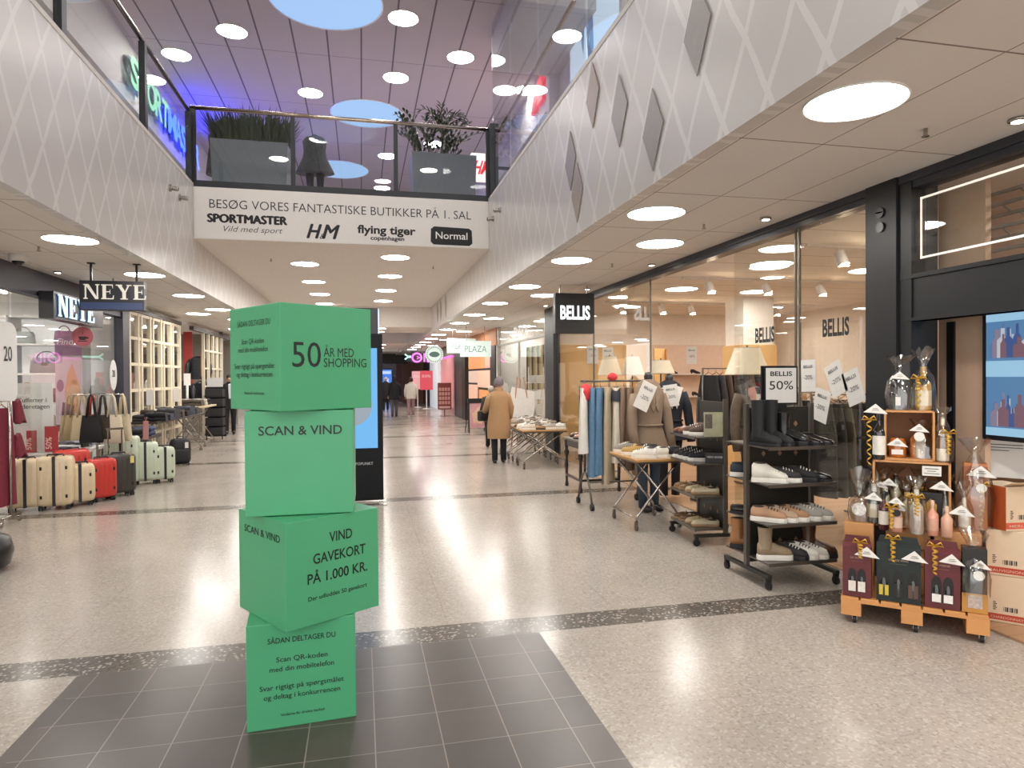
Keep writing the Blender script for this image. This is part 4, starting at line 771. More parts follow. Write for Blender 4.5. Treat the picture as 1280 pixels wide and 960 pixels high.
# ------------------------------------------------------------------ shoes
WSOLE = mat('white_sole', 'dedad2', .6); BSOLE = mat('black_sole', '17161a', .6); GSOLE = mat('gum_sole', '9a7a55', .6); LIN = mat('shoe_lining', '3a322c', .8)
SHP = {}
def shoe(x, y, z, a, kind, col, label, sole=None, group='shoes on display', s=1.0):
    mm = mat('leather_'+kind+col, col, .22 if kind in ('boot', 'heel', 'loafer') else .7, var=.12, bump=.1)
    key = (kind, col, sole.name if sole else ''); g = group
    if key in SHP: return dup(SHP[key], (x, y, z), a, label, g)
    nm = {'sneaker': 'sneaker', 'boot': 'ankle_boot', 'loafer': 'loafer', 'heel': 'heeled_shoe', 'tall': 'tall_boot', 'hightop': 'sneaker'}[kind]
    t = thing(nm, label, 'boot' if 'boot' in nm else 'shoe', (x, y, z), a, g)
    sh = {'sneaker': .03, 'hightop': .03, 'boot': .035, 'tall': .02, 'loafer': .012, 'heel': .012}[kind]; zo = .035 if kind == 'heel' else 0
    T = (0, .06, .2, .4, .6, .8, .94, 1); W = (.032, .062, .07, .068, .082, .092, .07, .03)
    top = {'sneaker': (.06, .085, .09, .095, .075, .058, .045, .02), 'hightop': (.10, .125, .13, .12, .085, .06, .045, .02), 'loafer': (.045, .06, .058, .055, .06, .05, .038, .015), 'heel': (.04, .055, .05, .042, .04, .04, .03, .012), 'boot': (.09, .12, .12, .105, .08, .062, .048, .02), 'tall': (.09, .12, .12, .105, .08, .062, .048, .02)}[kind]
    up = [.0, .0, .0, -.004, -.02, -.035, -.035, -.035] if zo else [0]*8
    rings = []; so = []
    for t_, w, h, u_ in zip(T, W, top, up):
        xx = -.135+.27*t_; zz = sh+zo+u_
        rings.append([(xx, w/2*math.cos(p), zz+h*max(0, math.sin(p))**.8) if k < 9 else (xx, w/2*math.cos(p), zz) for k, p in enumerate([PI*q/8 for q in range(9)])])
        so.append((xx, w/2+.004, zz))
    mb = MB().loft(rings)
    if kind in ('boot', 'tall'):
        H = .22 if kind == 'boot' else .34
        mb.loft([[(-.075+.055*math.cos(2*PI*q/14)*k, .045*math.sin(2*PI*q/14)*k, z_) for q in range(14)] for z_, k in ((sh+.05, 1.02), (sh+.13, .92), (sh+H*.8, 1.0), (sh+H, 1.06))])
    mb.build('upper', mm, t)
    sb = MB(); P = [(xx, w, 0) for xx, w, zz in so]+[(xx, -w, 0) for xx, w, zz in so[::-1]]; zt = [zz for xx, w, zz in so]; zt = zt+zt[::-1]
    if kind == 'heel': sb.loft([[(p[0]*1.02, p[1], q-.012) for p, q in zip(P, zt)], [(p[0], p[1], q+.003) for p, q in zip(P, zt)]], smooth=False).cyl((-.11, 0, 0), (-.11, 0, .05), .012, .025)
    else: sb.loft([[(p[0]*1.03, p[1]*1.04, 0) for p in P], [(p[0]*1.03, p[1]*1.05, sh*.7) for p in P], [(p[0]*1.01, p[1], sh+.006) for p in P]], smooth=False)
    sb.build('sole', sole or (WSOLE if kind in ('sneaker', 'hightop') else BSOLE), t)
    li = MB(); zt = sh+zo+(.09 if kind == 'sneaker' else .128 if kind == 'hightop' else .058 if kind == 'loafer' else .05)
    if kind in ('boot', 'tall'): zt = sh+(.22 if kind == 'boot' else .34); li.lathe([(.001, zt+.001), (.05, zt+.0015), (.001, zt+.002)], (-.075, 0, 0), 14, sy=.8)
    else: li.ell((-.07, 0, zt-.006), (.055, .026, .008), 12, 5)
    li.build('lining', LIN, t)
    if kind in ('sneaker', 'hightop'):
        la = MB()
        for k in range(4): la.tube([(.0+k*.022, -.026, sh+.074-k*.006), (.0+k*.022, 0, sh+.089-k*.008), (.0+k*.022, .026, sh+.074-k*.006)], .004, 5)
        la.build('laces', mat('laces_pale', 'e9e5dc', .8) if col < 'a' else mat('laces_dark', '4a4540', .8), t)
    if kind == 'loafer': MB().tube([(.0, -.033, sh+.045), (.01, 0, sh+.062), (.0, .033, sh+.045)], .007, 6).build('strap', mm, t)
    SHP[key] = t; return t
# ------------------------------------------------------------------ black shoe racks on casters
RK = mat('rack_black', '26241f', .45); RKS = mat('rack_steel', '67615a', .35, .6)
def gondola(x, y, a, w, label, zs, back=True):
    t = thing('shoe_rack', label, 'shoe rack', (x, y, 0), a, 'black shoe racks on casters')
    pn = MB().b2((-w/2+.03, -.008, .14), (w/2-.03, .008, 1.40)); pn.build('perforated_panel', RK, t)
    dmb = MB()
    for r in range(5):
        for c in range(3):
            cx, cz = -w*.25+c*w*.25, .3+r*.24; q = .02
            for s in (-1, 1): dmb.poly([(cx, s*.0095, cz-q*1.3), (cx+q, s*.0095, cz), (cx, s*.0095, cz+q*1.3), (cx-q, s*.0095, cz)])
    dmb.build('diamond_holes', mat('hole_glow', '8d6f55', .7), t)
    for s in (-1, 1): MB().b2((s*w/2-.015, -.02, .1), (s*w/2+.015, .02, 1.43)).build('upright', RKS, t)
    for z in zs:
        MB().b2((-w/2, -.31, z-.012), (w/2, -.022, z)).b2((-w/2, -.315, z-.02), (w/2, -.3, z+.006)).build('shelf', RKS, t)
        if back: MB().b2((-w/2, .022, z-.012), (w/2, .31, z)).build('shelf', RKS, t)
    for s in (-1, 1):
        MB().b2((s*w/2-.018, -.32, .085), (s*w/2+.018, .32, .115)).build('foot_bar', RK, t)
        for q in (-1, 1): MB().cyl((s*w/2-.012, q*.3, .034), (s*w/2+.012, q*.3, .034), .034).b2((s*w/2-.018, q*.3-.014, .03), (s*w/2+.018, q*.3+.014, .09)).build('caster', RUB, t)
    return t
gondola(3.355, 4.87, 0, .6, 'Black perforated shoe rack under the BELLIS 50% sign', (.2, .5, .81, 1.10))
gondola(3.49, 6.2, -PI/2-.08, .62, 'Black perforated shoe rack with loafers beside the round edged wicker table', (.16, .48, .80, 1.06), False)
# shoes on the front rack: boots, heels, sneakers
Y2 = 4.70; R2 = 'shoes on the front rack'
for i, (dx, k, c, lb, a) in enumerate(((-.23, 'tall', '1a1a1c', 'Tall black boot on the top shelf, outer one', -1.2), (-.12, 'tall', '1a1a1c', 'Tall black boot on the top shelf, second from outer end', -1.3), (.0, 'boot', '161618', 'Short shiny black boot in the middle of the top shelf', -1.1), (.12, 'heel', '1b191a', 'Black heeled shoe on the top shelf beside the short boot', -.9), (.22, 'heel', '1b191a', 'Black heeled shoe at the inner end of the top shelf', -.9))): shoe(3.355+dx, Y2, 1.102, a, k, c, lb, None, R2)
for dx, k, c, lb, a, so in ((-.2, 'hightop', 'd8d4ca', 'White high sneaker on the second shelf of the front rack', -.6, None), (-.08, 'sneaker', '2b2a2c', 'Black sneaker with pale sole behind the white high sneaker', -.5, WSOLE), (.08, 'sneaker', '1c1b1d', 'Black strap shoe on the second shelf, middle', -.7, BSOLE), (.2, 'loafer', '1a191c', 'Black buckled loafer at the inner end of the second shelf', -.7, None)): shoe(3.355+dx, Y2, .812, a, k, c, lb, so, R2)
for dx, c, lb, so in ((-.21, 'b08a6d', 'Tan sneaker at the outer end of the third shelf', None), (-.11, 'b59a80', 'Dusty beige sneaker second on the third shelf', None), (-.01, 'a8805f', 'Brown tan sneaker third on the third shelf', None), (.11, '9b9890', 'Grey white sneaker on the third shelf, outer of two', None), (.21, 'a09d96', 'Grey white sneaker on the third shelf, inner of two', None)): shoe(3.355+dx, Y2, .502, -.75, 'sneaker', c, lb, so, R2)
for dx, k, c, lb, a, so in ((-.17, 'boot', '94826a', 'Beige ankle boot with thick pale sole on the lowest shelf', -.25, WSOLE), (-.03, 'sneaker', '232224', 'Black sneaker behind the beige ankle boot', -.9, BSOLE), (.06, 'sneaker', 'dddad3', 'White sneaker in front on the lowest shelf', -.9, None), (.15, 'sneaker', 'c9c5bc', 'Pale grey sneaker beside the white one on the lowest shelf', -.9, None), (.23, 'boot', '4a3226', 'Brown boot at the inner end of the lowest shelf', -.6, None)): shoe(3.355+dx, Y2-.02, .202, a, k, c, lb, so, R2)
for dx, z, k, c, lb, so in ((-.2, .202, 'boot', '9c6b42', 'Camel boot on the lowest rear shelf of the front rack', None), (-.2, .812, 'sneaker', '26323a', 'Dark teal sneaker on the rear second shelf of the front rack', None), (-.2, .502, 'loafer', '201d1c', 'Black loafer on the rear third shelf of the front rack', None), (.05, .812, 'boot', '3a3a36', 'Grey boot on the rear second shelf of the front rack', None)): shoe(3.355+dx, 5.02, z, -.6, k, c, lb, so, R2)
# shoes on the loafer rack
R1 = 'shoes on the loafer rack'
def r1(v, z, k, c, lb, so=None, a=PI-.5, off=.16): shoe(3.49-off, 6.2+v, z+.002, a, k, c, lb, so, R1)
for v, k, c, lb, so in ((.22, 'loafer', '6a4630', 'Brown laced shoe at the far end of the top loafer rack shelf', None), (.11, 'loafer', '74492f', 'Chestnut laced shoe second from the far end, top loafer rack shelf', None), (.0, 'sneaker', '5b4334', 'Brown sneaker with pale sole in the middle of the top shelf', WSOLE), (-.12, 'hightop', '4b3a31', 'Dark brown high sneaker tilted beside the glossy card', WSOLE)): r1(v, 1.06, k, c, lb, so)
for v, c, lb in ((.23, '1b1b1d', 'Black sneaker at the far end of the second loafer rack shelf'), (.12, '1a1a1c', 'Black sneaker second from far end, second loafer rack shelf'), (.01, '19191b', 'Black sneaker in the middle of the second loafer rack shelf'), (-.1, '18181a', 'Black sneaker in front of the dark shoe box')): r1(v, .80, 'sneaker', c, lb, WSOLE)
for v, c, lb in ((.22, '8a6a48', 'Camel loafer at the far end of the third shelf'), (.1, '8f6f4d', 'Camel loafer second from the far end of the third shelf'), (-.03, 'b7a888', 'Cream loafer with bow on the third shelf, far one'), (-.16, 'bfb193', 'Cream loafer with bow on the third shelf, near one')): r1(v, .48, 'loafer', c, lb, GSOLE)
for v, c, lb in ((.22, '5f432c', 'Brown loafer at the far end of the lowest loafer shelf'), (.1, '654a32', 'Brown loafer second from the far end of the lowest loafer shelf'), (-.03, 'b3a382', 'Sand loafer on the lowest loafer shelf, far one'), (-.16, 'c2b596', 'Sand loafer on the lowest loafer shelf, near one')): r1(v, .16, 'loafer', c, lb, GSOLE)
t = thing('shoe_box', 'Dark open shoe box with white lettering on the second loafer shelf', 'box', (3.40, 5.98, .802), -.5); MB().b2((-.09, -.06, 0), (.09, .06, .10)).build('body', mat('box_dark', '1d1d20', .5), t); MB().text('VERO GOOD', (0, -.061, .05), size=.025, bold=.01).build('lettering', ACR, t)
t = thing('display_card', 'Glossy photo card standing on the top shelf of the loafer rack', 'card', (3.36, 5.93, 1.062), -.35); MB().b2((-.09, -.004, 0), (.09, .004, .24)).build('board', mat('card_green_grey', 'a7a488', .3, var=.4, scale=12), t); MB().b2((-.08, -.006, .08), (-.01, -.004, .22)).build('photo', mat('card_photo', '5a5046', .4, var=.6, scale=30), t); MB().b2((-.06, 0, 0), (.06, .05, .006)).build('foot', WHITE, t)
# 50% sign on the front rack
FRB = mat('frame_black', '161617', .4); PAP = mat('paper_white', 'd8d6d2', .6, var=.02)
t = thing('price_sign', 'Black framed BELLIS 50% sign standing on the front shoe rack', 'price sign', (3.34, 4.83, 1.42))
MB().b2((-.155, -.012, 0), (.155, -.004, .315)).b2((-.17, .006, .003), (.14, .014, .318)).build('frame', FRB, t); MB().b2((-.14, -.014, .016), (.14, -.0125, .3)).build('paper', PAP, t)
MB().text('BELLIS', (0, -.0155, .235), size=.052, bold=.022, width=.2).build('lettering', INK, t); MB().text('50%', (0, -.0155, .125), size=.10, bold=.004, width=.22).build('lettering', INK, t); MB().cyl((0, .0, -.03), (0, .0, .02), .008).b2((-.05, -.015, -.03), (.05, .02, 0)).build('clip', FRB, t)
# ------------------------------------------------------------------ X legged trolley tables of shoes
OAK = mat('oak_top', 'a98258', .5, scale=5); WICK = mat('wicker_top', 'b48a55', .6, var=.3, scale=40)
def xtable(x, y, a, w, d, h, m, label, frames=2, group=None, nm='trolley_table'):
    t = thing(nm, label, 'table', (x, y, 0), a, group)
    MB().b2((-w/2, -d/2, h-.03), (w/2, d/2, h), bev=.008).build('top', m, t); MB().b2((-w/2+.02, -d/2+.02, h-.05), (w/2-.02, d/2-.02, h-.03)).build('apron', RKS, t)
    for k in range(frames):
        yy = -d*.4+k*d*.8/(frames-1)
        for s in (-1, 1):
            MB().tube([(s*w*.46, yy+s*.012, .09), (s*w*.46-.02*s, yy+s*.012, .16), (-s*w*.40, yy+s*.012, h-.05)], .013, 8).build('leg', STEEL, t)
            MB().cyl((s*w*.46-.012, yy+s*.012, .036), (s*w*.46+.012, yy+s*.012, .036), .036).b2((s*w*.46-.017, yy-.014+s*.012, .03), (s*w*.46+.017, yy+.014+s*.012, .1)).build('caster', RKS, t)
    MB().tube([(w*.46, -d*.4, .13), (w*.46, d*.4, .13)], .009).tube([(-w*.46, -d*.4, .13), (-w*.46, d*.4, .13)], .009).build('crossbar', STEEL, t)
    return t
G = 'X legged shoe tables in a row'
xtable(3.22, 11.85, 0, .85, .62, .70, OAK, 'X legged oak shoe table nearest in its row by the far pillar', 2, G)
xtable(3.27, 12.75, 0, .85, .9, .70, OAK, 'X legged oak shoe table, middle of its row, beside the person in the tan coat', 3, G)
xtable(3.32, 13.8, 0, .85, .9, .70, OAK, 'X legged oak shoe table furthest in its row toward the PLAZA sign', 3, G)
c_ = [('sneaker', 'd4cabd', 'Pale pink white'), ('sneaker', 'd9d6d0', 'White'), ('heel', '1d1b1c', 'Black heeled'), ('loafer', '96714a', 'Camel'), ('sneaker', '8a7f72', 'Taupe'), ('loafer', 'a37e55', 'Tan'), ('sneaker', 'b9b3a8', 'Grey'), ('loafer', '5d4230', 'Brown')]
for i in range(3):
    n = 0
    for r in range(2 if i == 0 else 3):
        for c in range(4):
            k, col, nmx = c_[(i*3+r*5+c*2+n) % 8]; n += 1
            shoe(2.93+.05*i+c*.19, (11.68, 12.42, 13.47)[i]+r*.30, .702, 2.6+.2*((r+c) % 3), k, col, '%s shoe, %s X legged table, %s row from viewer, %s from aisle' % (nmx, ('nearest', 'middle', 'furthest')[i], ORD[r], ORD[c]), None, 'shoes on the X legged tables')
xtable(3.12, 7.0, 0, .56, .8, .77, WICK, 'Wicker edged X legged table of pale sneakers before the taupe coat', 2)
for i, (dx, dy, k, c, lb) in enumerate(((-.14, -.28, 'sneaker', 'e0dcd2', 'White sneaker at the near corner of the wicker table'), (.0, -.28, 'sneaker', 'dcd6c9', 'Off white sneaker second on the wicker table near edge'), (.15, -.28, 'sneaker', '232325', 'Black sneaker at the inner near corner of the wicker table'), (-.14, .02, 'sneaker', 'b9965a', 'Gold and white sneaker in the middle of the wicker table'), (.02, .02, 'sneaker', '3a3838', 'Dark striped sneaker in the middle of the wicker table'), (.16, .05, 'loafer', '4c3a2c', 'Brown loafer inside on the wicker table'), (-.12, .3, 'sneaker', '8b867c', 'Grey sneaker at the far end of the wicker table'), (.06, .3, 'heel', '1c1a1b', 'Black heeled shoe at the far end of the wicker table'))): shoe(3.12+dx, 7.0+dy, .772, 2.5+.2*(i % 3), k, c, lb, None, 'shoes on the wicker table')
# antique table with turned legs
DW = mat('dark_wood', '2a1d17', .35, var=.2)
t = thing('antique_table', 'Small dark antique table with turned legs before the clothes rail', 'table', (3.32, 9.35, 0))
MB().b2((-.34, -.38, .72), (.34, .38, .75), bev=.008).build('top', mat('grey_top', '6f6a5e', .4), t); MB().b2((-.3, -.34, .62), (.3, .34, .72)).build('apron', DW, t)
for sx_ in (-1, 1):
    for sy_ in (-1, 1): MB().lathe([(.022, 0), (.03, .03), (.018, .08), (.024, .3), (.02, .45), (.036, .5), (.04, .53), (.022, .56), (.03, .62), (.03, .7)], (sx_*.29, sy_*.33, 0), 12).build('leg', DW, t)
MB().b2((-.29, -.35, .16), (.29, -.31, .19)).b2((-.31, -.33, .16), (-.27, .33, .19)).b2((.27, -.33, .16), (.31, .33, .19)).build('stretcher', DW, t)
for i, (dx, dy, k, c, lb) in enumerate(((-.2, -.15, 'loafer', 'b98a72', 'Rose loafer on the antique table, aisle side'), (-.05, -.15, 'loafer', 'c7b49c', 'Sand loafer in the middle of the antique table'), (.12, -.1, 'heel', '8c6f5c', 'Taupe heeled shoe on the antique table'), (-.15, .18, 'loafer', '6d4f3c', 'Brown loafer at the back of the antique table'), (.1, .2, 'sneaker', 'd5d0c6', 'White sneaker at the back of the antique table'))): shoe(3.32+dx, 9.35+dy, .752, 2.4, k, c, lb, None, 'shoes on the antique table')
# ------------------------------------------------------------------ clothes rail with curved legs
t = thing('garment_rail', 'Dark garment rail of mixed clothes with black casters before the shoe shop', 'clothes rack', (3.16, 8.05, 0))
MB().tube([(-.45, 0, 1.60), (.48, 0, 1.60)], .014).build('rail', RKS, t); MB().tube([(-.4, 0, 1.6), (-.4, 0, .42)], .016).build('post', RKS, t); MB().tube([(.42, 0, 1.6), (.42, 0, .42)], .016).build('post', RKS, t)
for x in (-.4, .42):
    for s in (-1, 1):
        MB().tube([(x, 0, .45), (x, s*.08, .40), (x, s*.2, .25), (x, s*.26, .08)], .014, 8).build('leg', RKS, t); MB().cyl((x-.018, s*.27, .042), (x+.018, s*.27, .042), .042).build('caster', RUB, t)
MB().tube([(-.4, -.14, .33), (.42, -.14, .33)], .011).build('crossbar', RKS, t)
GR = 'garments on the mixed rail'
JEAN = mat('denim', '5c7f9e', .85, bump=.3, scale=30, var=.2)
for i, (dx, w, h, m, lb) in enumerate(((-.40, .40, .82, mat('cloth_white', 'd9d5cd', .85, bump=.2), 'White hooded jacket with red hood at the aisle end of the rail'), (-.29, .34, 1.12, JEAN, 'Blue jeans second from the aisle end of the rail'), (-.19, .34, 1.10, JEAN, 'Blue jeans third from the aisle end of the rail'), (-.08, .38, 1.22, mat('cloth_oat', 'b5a58b', .85, bump=.3), 'Long oatmeal cardigan on the mixed rail'), (.03, .40, .95, mat('cloth_ivory', 'cfc8ba', .85, bump=.2), 'Ivory shirt with dark shoulders on the mixed rail'), (.13, .36, 1.0, mat('cloth_taupe', '85705d', .85, bump=.3), 'Taupe trousers on the mixed rail, outer of the brown ones'), (.22, .36, 1.05, mat('cloth_mocha', '7b6553', .85, bump=.3), 'Mocha trousers on the mixed rail, middle of the brown ones'), (.32, .38, 1.12, mat('cloth_sand', 'a18d76', .85, bump=.3), 'Sand long coat at the inner end of the rail'))):
    g = garment(3.16+dx, 8.05, 1.05+.1*math.sin(i*2), 1.565, w, h, m, lb, .11, 'hanging_garment', 'garment', GR, 4)
    if i == 0: MB().loft([[(.15*k*math.cos(2*PI*q/14), .075*k*math.sin(2*PI*q/14)-.02, z_) for q in range(14)] for z_, k in ((-.20, .7), (-.10, 1.0), (-.03, .8), (0.0, .35))]).build('red_hood', mat('cloth_red', 'c7343a', .8), g); MB().b2((-.012, -.09, -.8), (.012, -.07, -.16)).build('red_trim', mat('cloth_red', ''), g)
    if i == 4: MB().loft([[(.2*k*math.cos(2*PI*q/14), .07*k*math.sin(2*PI*q/14), z_) for q in range(14)] for z_, k in ((-.22, 1.0), (-.10, .85), (-.04, .4))]).build('dark_shoulders', mat('cloth_navy', '23262f', .8), g)
o = MB().loft([[(.07*k*math.cos(2*PI*q/12), .06*k*math.sin(2*PI*q/12), z_) for q in range(12)] for z_, k in ((0, .4), (.03, 1), (.07, .9), (.1, .3))]).build('red_beanie', mat('cloth_red', ''), None, (3.14, 8.05, 1.605)); tag(o, 'Red cap lying over the middle of the mixed clothes rail', 'hat')
# mannequin in taupe coat and jeans
def mannequin(x, y, a, label, coat, skirt, hem, legs, shoes=True, collar=None, zt=1.52):
    t = thing('mannequin', label, 'mannequin', (x, y, 0), a)
    for s in (-1, 1): MB().tube([(s*.085, 0, .05), (s*.09, .0, .45), (s*.1, 0, .88)], [.055, .062, .09], 10).build('leg', legs, t)
    if shoes:
        for s in (-1, 1): MB().ell((s*.085, -.06, .045), (.048, .13, .045), 12, 7).build('shoe', BLACK, t)
    N = 24
    MB().loft([[((rx+fold*math.sin(q*2*PI/N*7))*math.cos(q*2*PI/N), (ry+fold*math.sin(q*2*PI/N*7))*math.sin(q*2*PI/N), z) for q in range(N)] for rx, ry, z, fold in ((skirt, skirt*.75, hem, .012), (skirt*.93, skirt*.7, (hem+1.02)/2, .008), (.165, .125, 1.06, .002), (.195, .135, 1.28, 0), (.215, .12, 1.42, 0), (.15, .09, zt-.03, 0), (.07, .065, zt+.02, 0))]).build('coat', coat, t)
    for s in (-1, 1): MB().tube([(s*.19, 0, 1.43), (s*.25, -.02, 1.25), (s*.27, -.05, 1.0), (s*.26, -.12, .78)], [.065, .062, .058, .055], 10).build('sleeve', coat, t)
    MB().tube([(.18*math.cos(q*2*PI/20), .14*math.sin(q*2*PI/20), 1.06) for q in range(20)], .016, 6, closed=True).build('belt', coat, t)
    if collar: MB().poly([(-.16, -.09, 1.50), (-.03, -.15, 1.22), (-.0, -.155, 1.3), (-.05, -.09, 1.53)], .01).poly([(.16, -.09, 1.50), (.05, -.09, 1.53), (.0, -.155, 1.3), (.04, -.15, 1.22)], .01).build('collar', collar, t)
    MB().lathe([(.05, zt), (.055, zt+.06), (.04, zt+.1), (.01, zt+.11)], n=14).build('neck_cap', BLACK, t); return t
TAUPE = mat('taupe_wool', '83715f', .85, bump=.2)
mannequin(3.44, 7.62, .2, 'Headless mannequin in a taupe belted coat and jeans beside the clothes rail', TAUPE, .27, .62, mat('dark_denim', '3c4a5a', .8), True, TAUPE, 1.60)
mannequin(4.05, 8.3, 0, 'Headless mannequin in a navy jacket with white scarf behind the taupe coat', mat('navy_wool', '23262f', .85), .24, .8, mat('cloth_navy', ''), False, mat('cloth_white', ''), 1.58)
mannequin(4.55, 7.05, -.2, 'Headless mannequin in a brown quilted jacket over a pink top under the big lampshade', mat('quilted_brown', '5a4d42', .8, var=.4, scale=25), .25, .85, mat('black_cloth', '1c1b1d', .8), False, mat('cloth_pink', 'c98f84', .8), 1.42)
def note(x, y, z, a, label, st='-20%', tilt=0, w=.2, h=.29):
    t = thing('price_note', label, 'price note', (x, y, z), a, 'BELLIS price notes'); c, s = math.cos(tilt), math.sin(tilt)
    R = lambda p, q: (p*c-q*s, p*s+q*c)
    MB().poly([(R(p, q)[0], 0, R(p, q)[1]) for p, q in ((-w/2, -h/2), (w/2, -h/2), (w/2, h/2), (-w/2, h/2))], .002, nrm=(0, -1, 0)).build('paper', PAP, t); r = (c, 0, s); u = (-s, 0, c)
    f = lambda p, q: (R(p, q)[0], -.003, R(p, q)[1])
    MB().text('BELLIS', f(0, h*.24), r, u, h*.13, bold=.015, width=w*.62).text(st, f(0, -h*.12), r, u, h*.2, bold=-.002, width=w*.6).text('__________', f(0, -h*.36), r, u, h*.05).build('lettering', GI, t); return t
note(3.30, 7.40, 1.42, .1, 'White price note hanging askew on the taupe coat', tilt=-.45, w=.2, h=.34); note(3.98, 8.10, 1.40, 0, 'White price note on the navy jacket with scarf', tilt=.12); note(4.50, 6.80, 1.30, -.1, 'White -20% note over the pink top of the quilted jacket')
for (y0, z0, tl, lb) in ((5.32, 1.655, -.03, 'White BELLIS note on the glass, nearest to the 50% sign'), (4.96, 1.625, -.42, 'White BELLIS note on the glass, tilted one in the middle'), (5.15, 1.39, .25, 'White BELLIS note on the glass, lowest of the cluster'), (4.75, 1.56, -.35, 'White BELLIS note on the glass, closest to the dark pillar')):
    note(XW+.022, y0, z0, -PI/2, lb, tilt=-tl)
for i, (px_, py_) in enumerate(((865, 444), (760, 445), (741, 443))):
    p = yp(px_, py_, 13.8); note(p.x, 13.816, p.z, 0, 'White BELLIS note on the back wall of the shoe shop, %s from the column' % ORD[i], w=.26, h=.4)
# ------------------------------------------------------------------ lamps with pleated shades
SHADE = mat('pleated_shade', 'c9bda8', .8, emit='ffe9c8', es=0.06)
def flamp(x, y, z0, z1, r0, r1, label, n=44):
    t = thing('floor_lamp', label, 'lamp', (x, y, 0), 0, 'floor lamps with pleated shades'); N = n*2
    MB().loft([[(r*(1+.05*(q % 2))*math.cos(2*PI*q/N), r*(1+.05*(q % 2))*math.sin(2*PI*q/N), z) for q in range(N)] for r, z in ((r0, z0), ((r0+r1)/2, (z0+z1)/2), (r1, z1))], False).build('lamp_shade', SHADE, t)
    MB().tube([(r0*math.cos(2*PI*q/32), r0*math.sin(2*PI*q/32), z0) for q in range(32)], .006, 5, closed=True).tube([(r1*math.cos(2*PI*q/32), r1*math.sin(2*PI*q/32), z1) for q in range(32)], .006, 5, closed=True).build('shade_rim', mat('cloth_oat', ''), t)
    MB().cyl((0, 0, .02), (0, 0, z1+.03), .012).lathe([(.14, .012), (.14, .03), (.02, .05)], n=18).build('stand', RKS, t); return t
p = yp(934, 452, 6.75); flamp(p.x, 6.75, yp(935, 468, 6.75).z, yp(935, 435, 6.75).z, .235, .13, 'Large floor lamp with pleated cream shade above the quilted jacket')
p = yp(757, 460, 9.85); flamp(4.2, 10.9, 1.68, 2.0, .2, .11, 'Pleated cream lamp behind the clothes rail, aisle one of the pair'); flamp(4.62, 10.9, 1.68, 2.0, .2, .11, 'Pleated cream lamp behind the clothes rail, one beside the birch board')
p = yp(826, 459, 9.0); flamp(p.x, 9.0, p.z-.09, p.z+.10, .19, .12, 'Smaller taupe lamp shade above the navy jacket')
t = thing('birch_board', 'Tall birch display board leaning behind the pleated lamps', 'board', (4.66, 9.9, 0), .5); MB().b2((-.14, -.01, .01), (.14, .01, 2.1)).build('front_board', BIRCH, t); MB().box((.2, .08, 1.05), (.02, .3, 2.08), rz3(-.5)).build('side_board', mat('birch_side', 'c99558', .6), t)
# ------------------------------------------------------------------ hanging BELLIS sign and lettering on the glass
pa, pb = yp(694, 366, 10.2), yp(743, 417, 10.2)
t = thing('hanging_sign', 'Black square hanging sign with lit white BELLIS letters', 'shop sign', ((pa.x+pb.x)/2, 10.2, pb.z)); W_ = pb.x-pa.x; H_ = pa.z-pb.z
MB().b2((-W_/2, 0, 0), (W_/2, .14, H_), bev=.004).build('panel', mat('sign_black', '1b1d22', .35), t); MB().text('BELLIS', (.005, -.003, H_*.36), size=.30, bold=.03, width=W_*.76).build('lettering', emis('white_glow', 'f4fbff', 1.9), t)
MB().cyl((W_*.35, .07, H_), (W_*.35, .07, CZ-pb.z), .01).cyl((-W_*.35, .07, H_), (-W_*.35, .07, CZ-pb.z), .01).build('hanger', STEEL, t)
for y0, xx, lb in ((4.96, XW+.02, 'Black BELLIS lettering on the glass beside the dark pillar'), (6.02, XW+.04, 'Black BELLIS lettering on the glass pane above the big lampshade')):
    o = MB().text('BELLIS', (xx, y0, 2.0), (0, -1, 0), (0, 0, 1), .205, bold=.035, width=.33).build('glass_lettering', INK, None); tag(o, lb, 'lettering', 'BELLIS letterings on the glass')
# ------------------------------------------------------------------ inside the shoe shop
def track(x0, x1, y, heads, label):
    t = thing('track_light', label, 'ceiling light', (0, y, 3.05), 0, 'track lights in the shoe shop'); MB().b2((x0, -.015, -.03), (x1, .015, 0)).build('rail', WHITE, t)
    for hx in heads:
        h = MB().cyl((hx, 0, -.03), (hx, 0, -.08), .012).cyl((hx, 0, -.08), (hx+.02, -.05, -.22), .055, .06, 16).build('lamp_head', WHITE, t); MB().poly([(hx+.0206+.052*math.cos(q*PI/8), -.0515+.05*math.sin(q*PI/8), -.2225+.018*math.sin(q*PI/8)) for q in range(16)]).build('lens', emis('track_glow', 'ffe8c6', SPOT), h)
track(4.6, 8.8, 6.2, (5.0, 5.9, 6.8, 7.8), 'White track light nearest the front glass of the shoe shop'); track(4.4, 8.8, 8.6, (4.8, 5.7, 6.6, 7.6), 'White track light in the middle of the shoe shop'); track(4.4, 8.8, 11.6, (4.7, 5.5, 6.1, 7.9), 'White track light at the back of the shoe shop')
for i, (x, y) in enumerate(((5.2, 5.3), (6.6, 5.4), (5.0, 7.4), (6.6, 7.6), (5.0, 9.8), (6.4, 9.9), (5.2, 12.5), (8.2, 12.2))): lamp(x, y, 3.05, 'Round ceiling light inside the shoe shop, %s from the front glass' % ORD[i], 'lights inside the shoe shop')  # extra lamps put in because the shop interior needed brightness
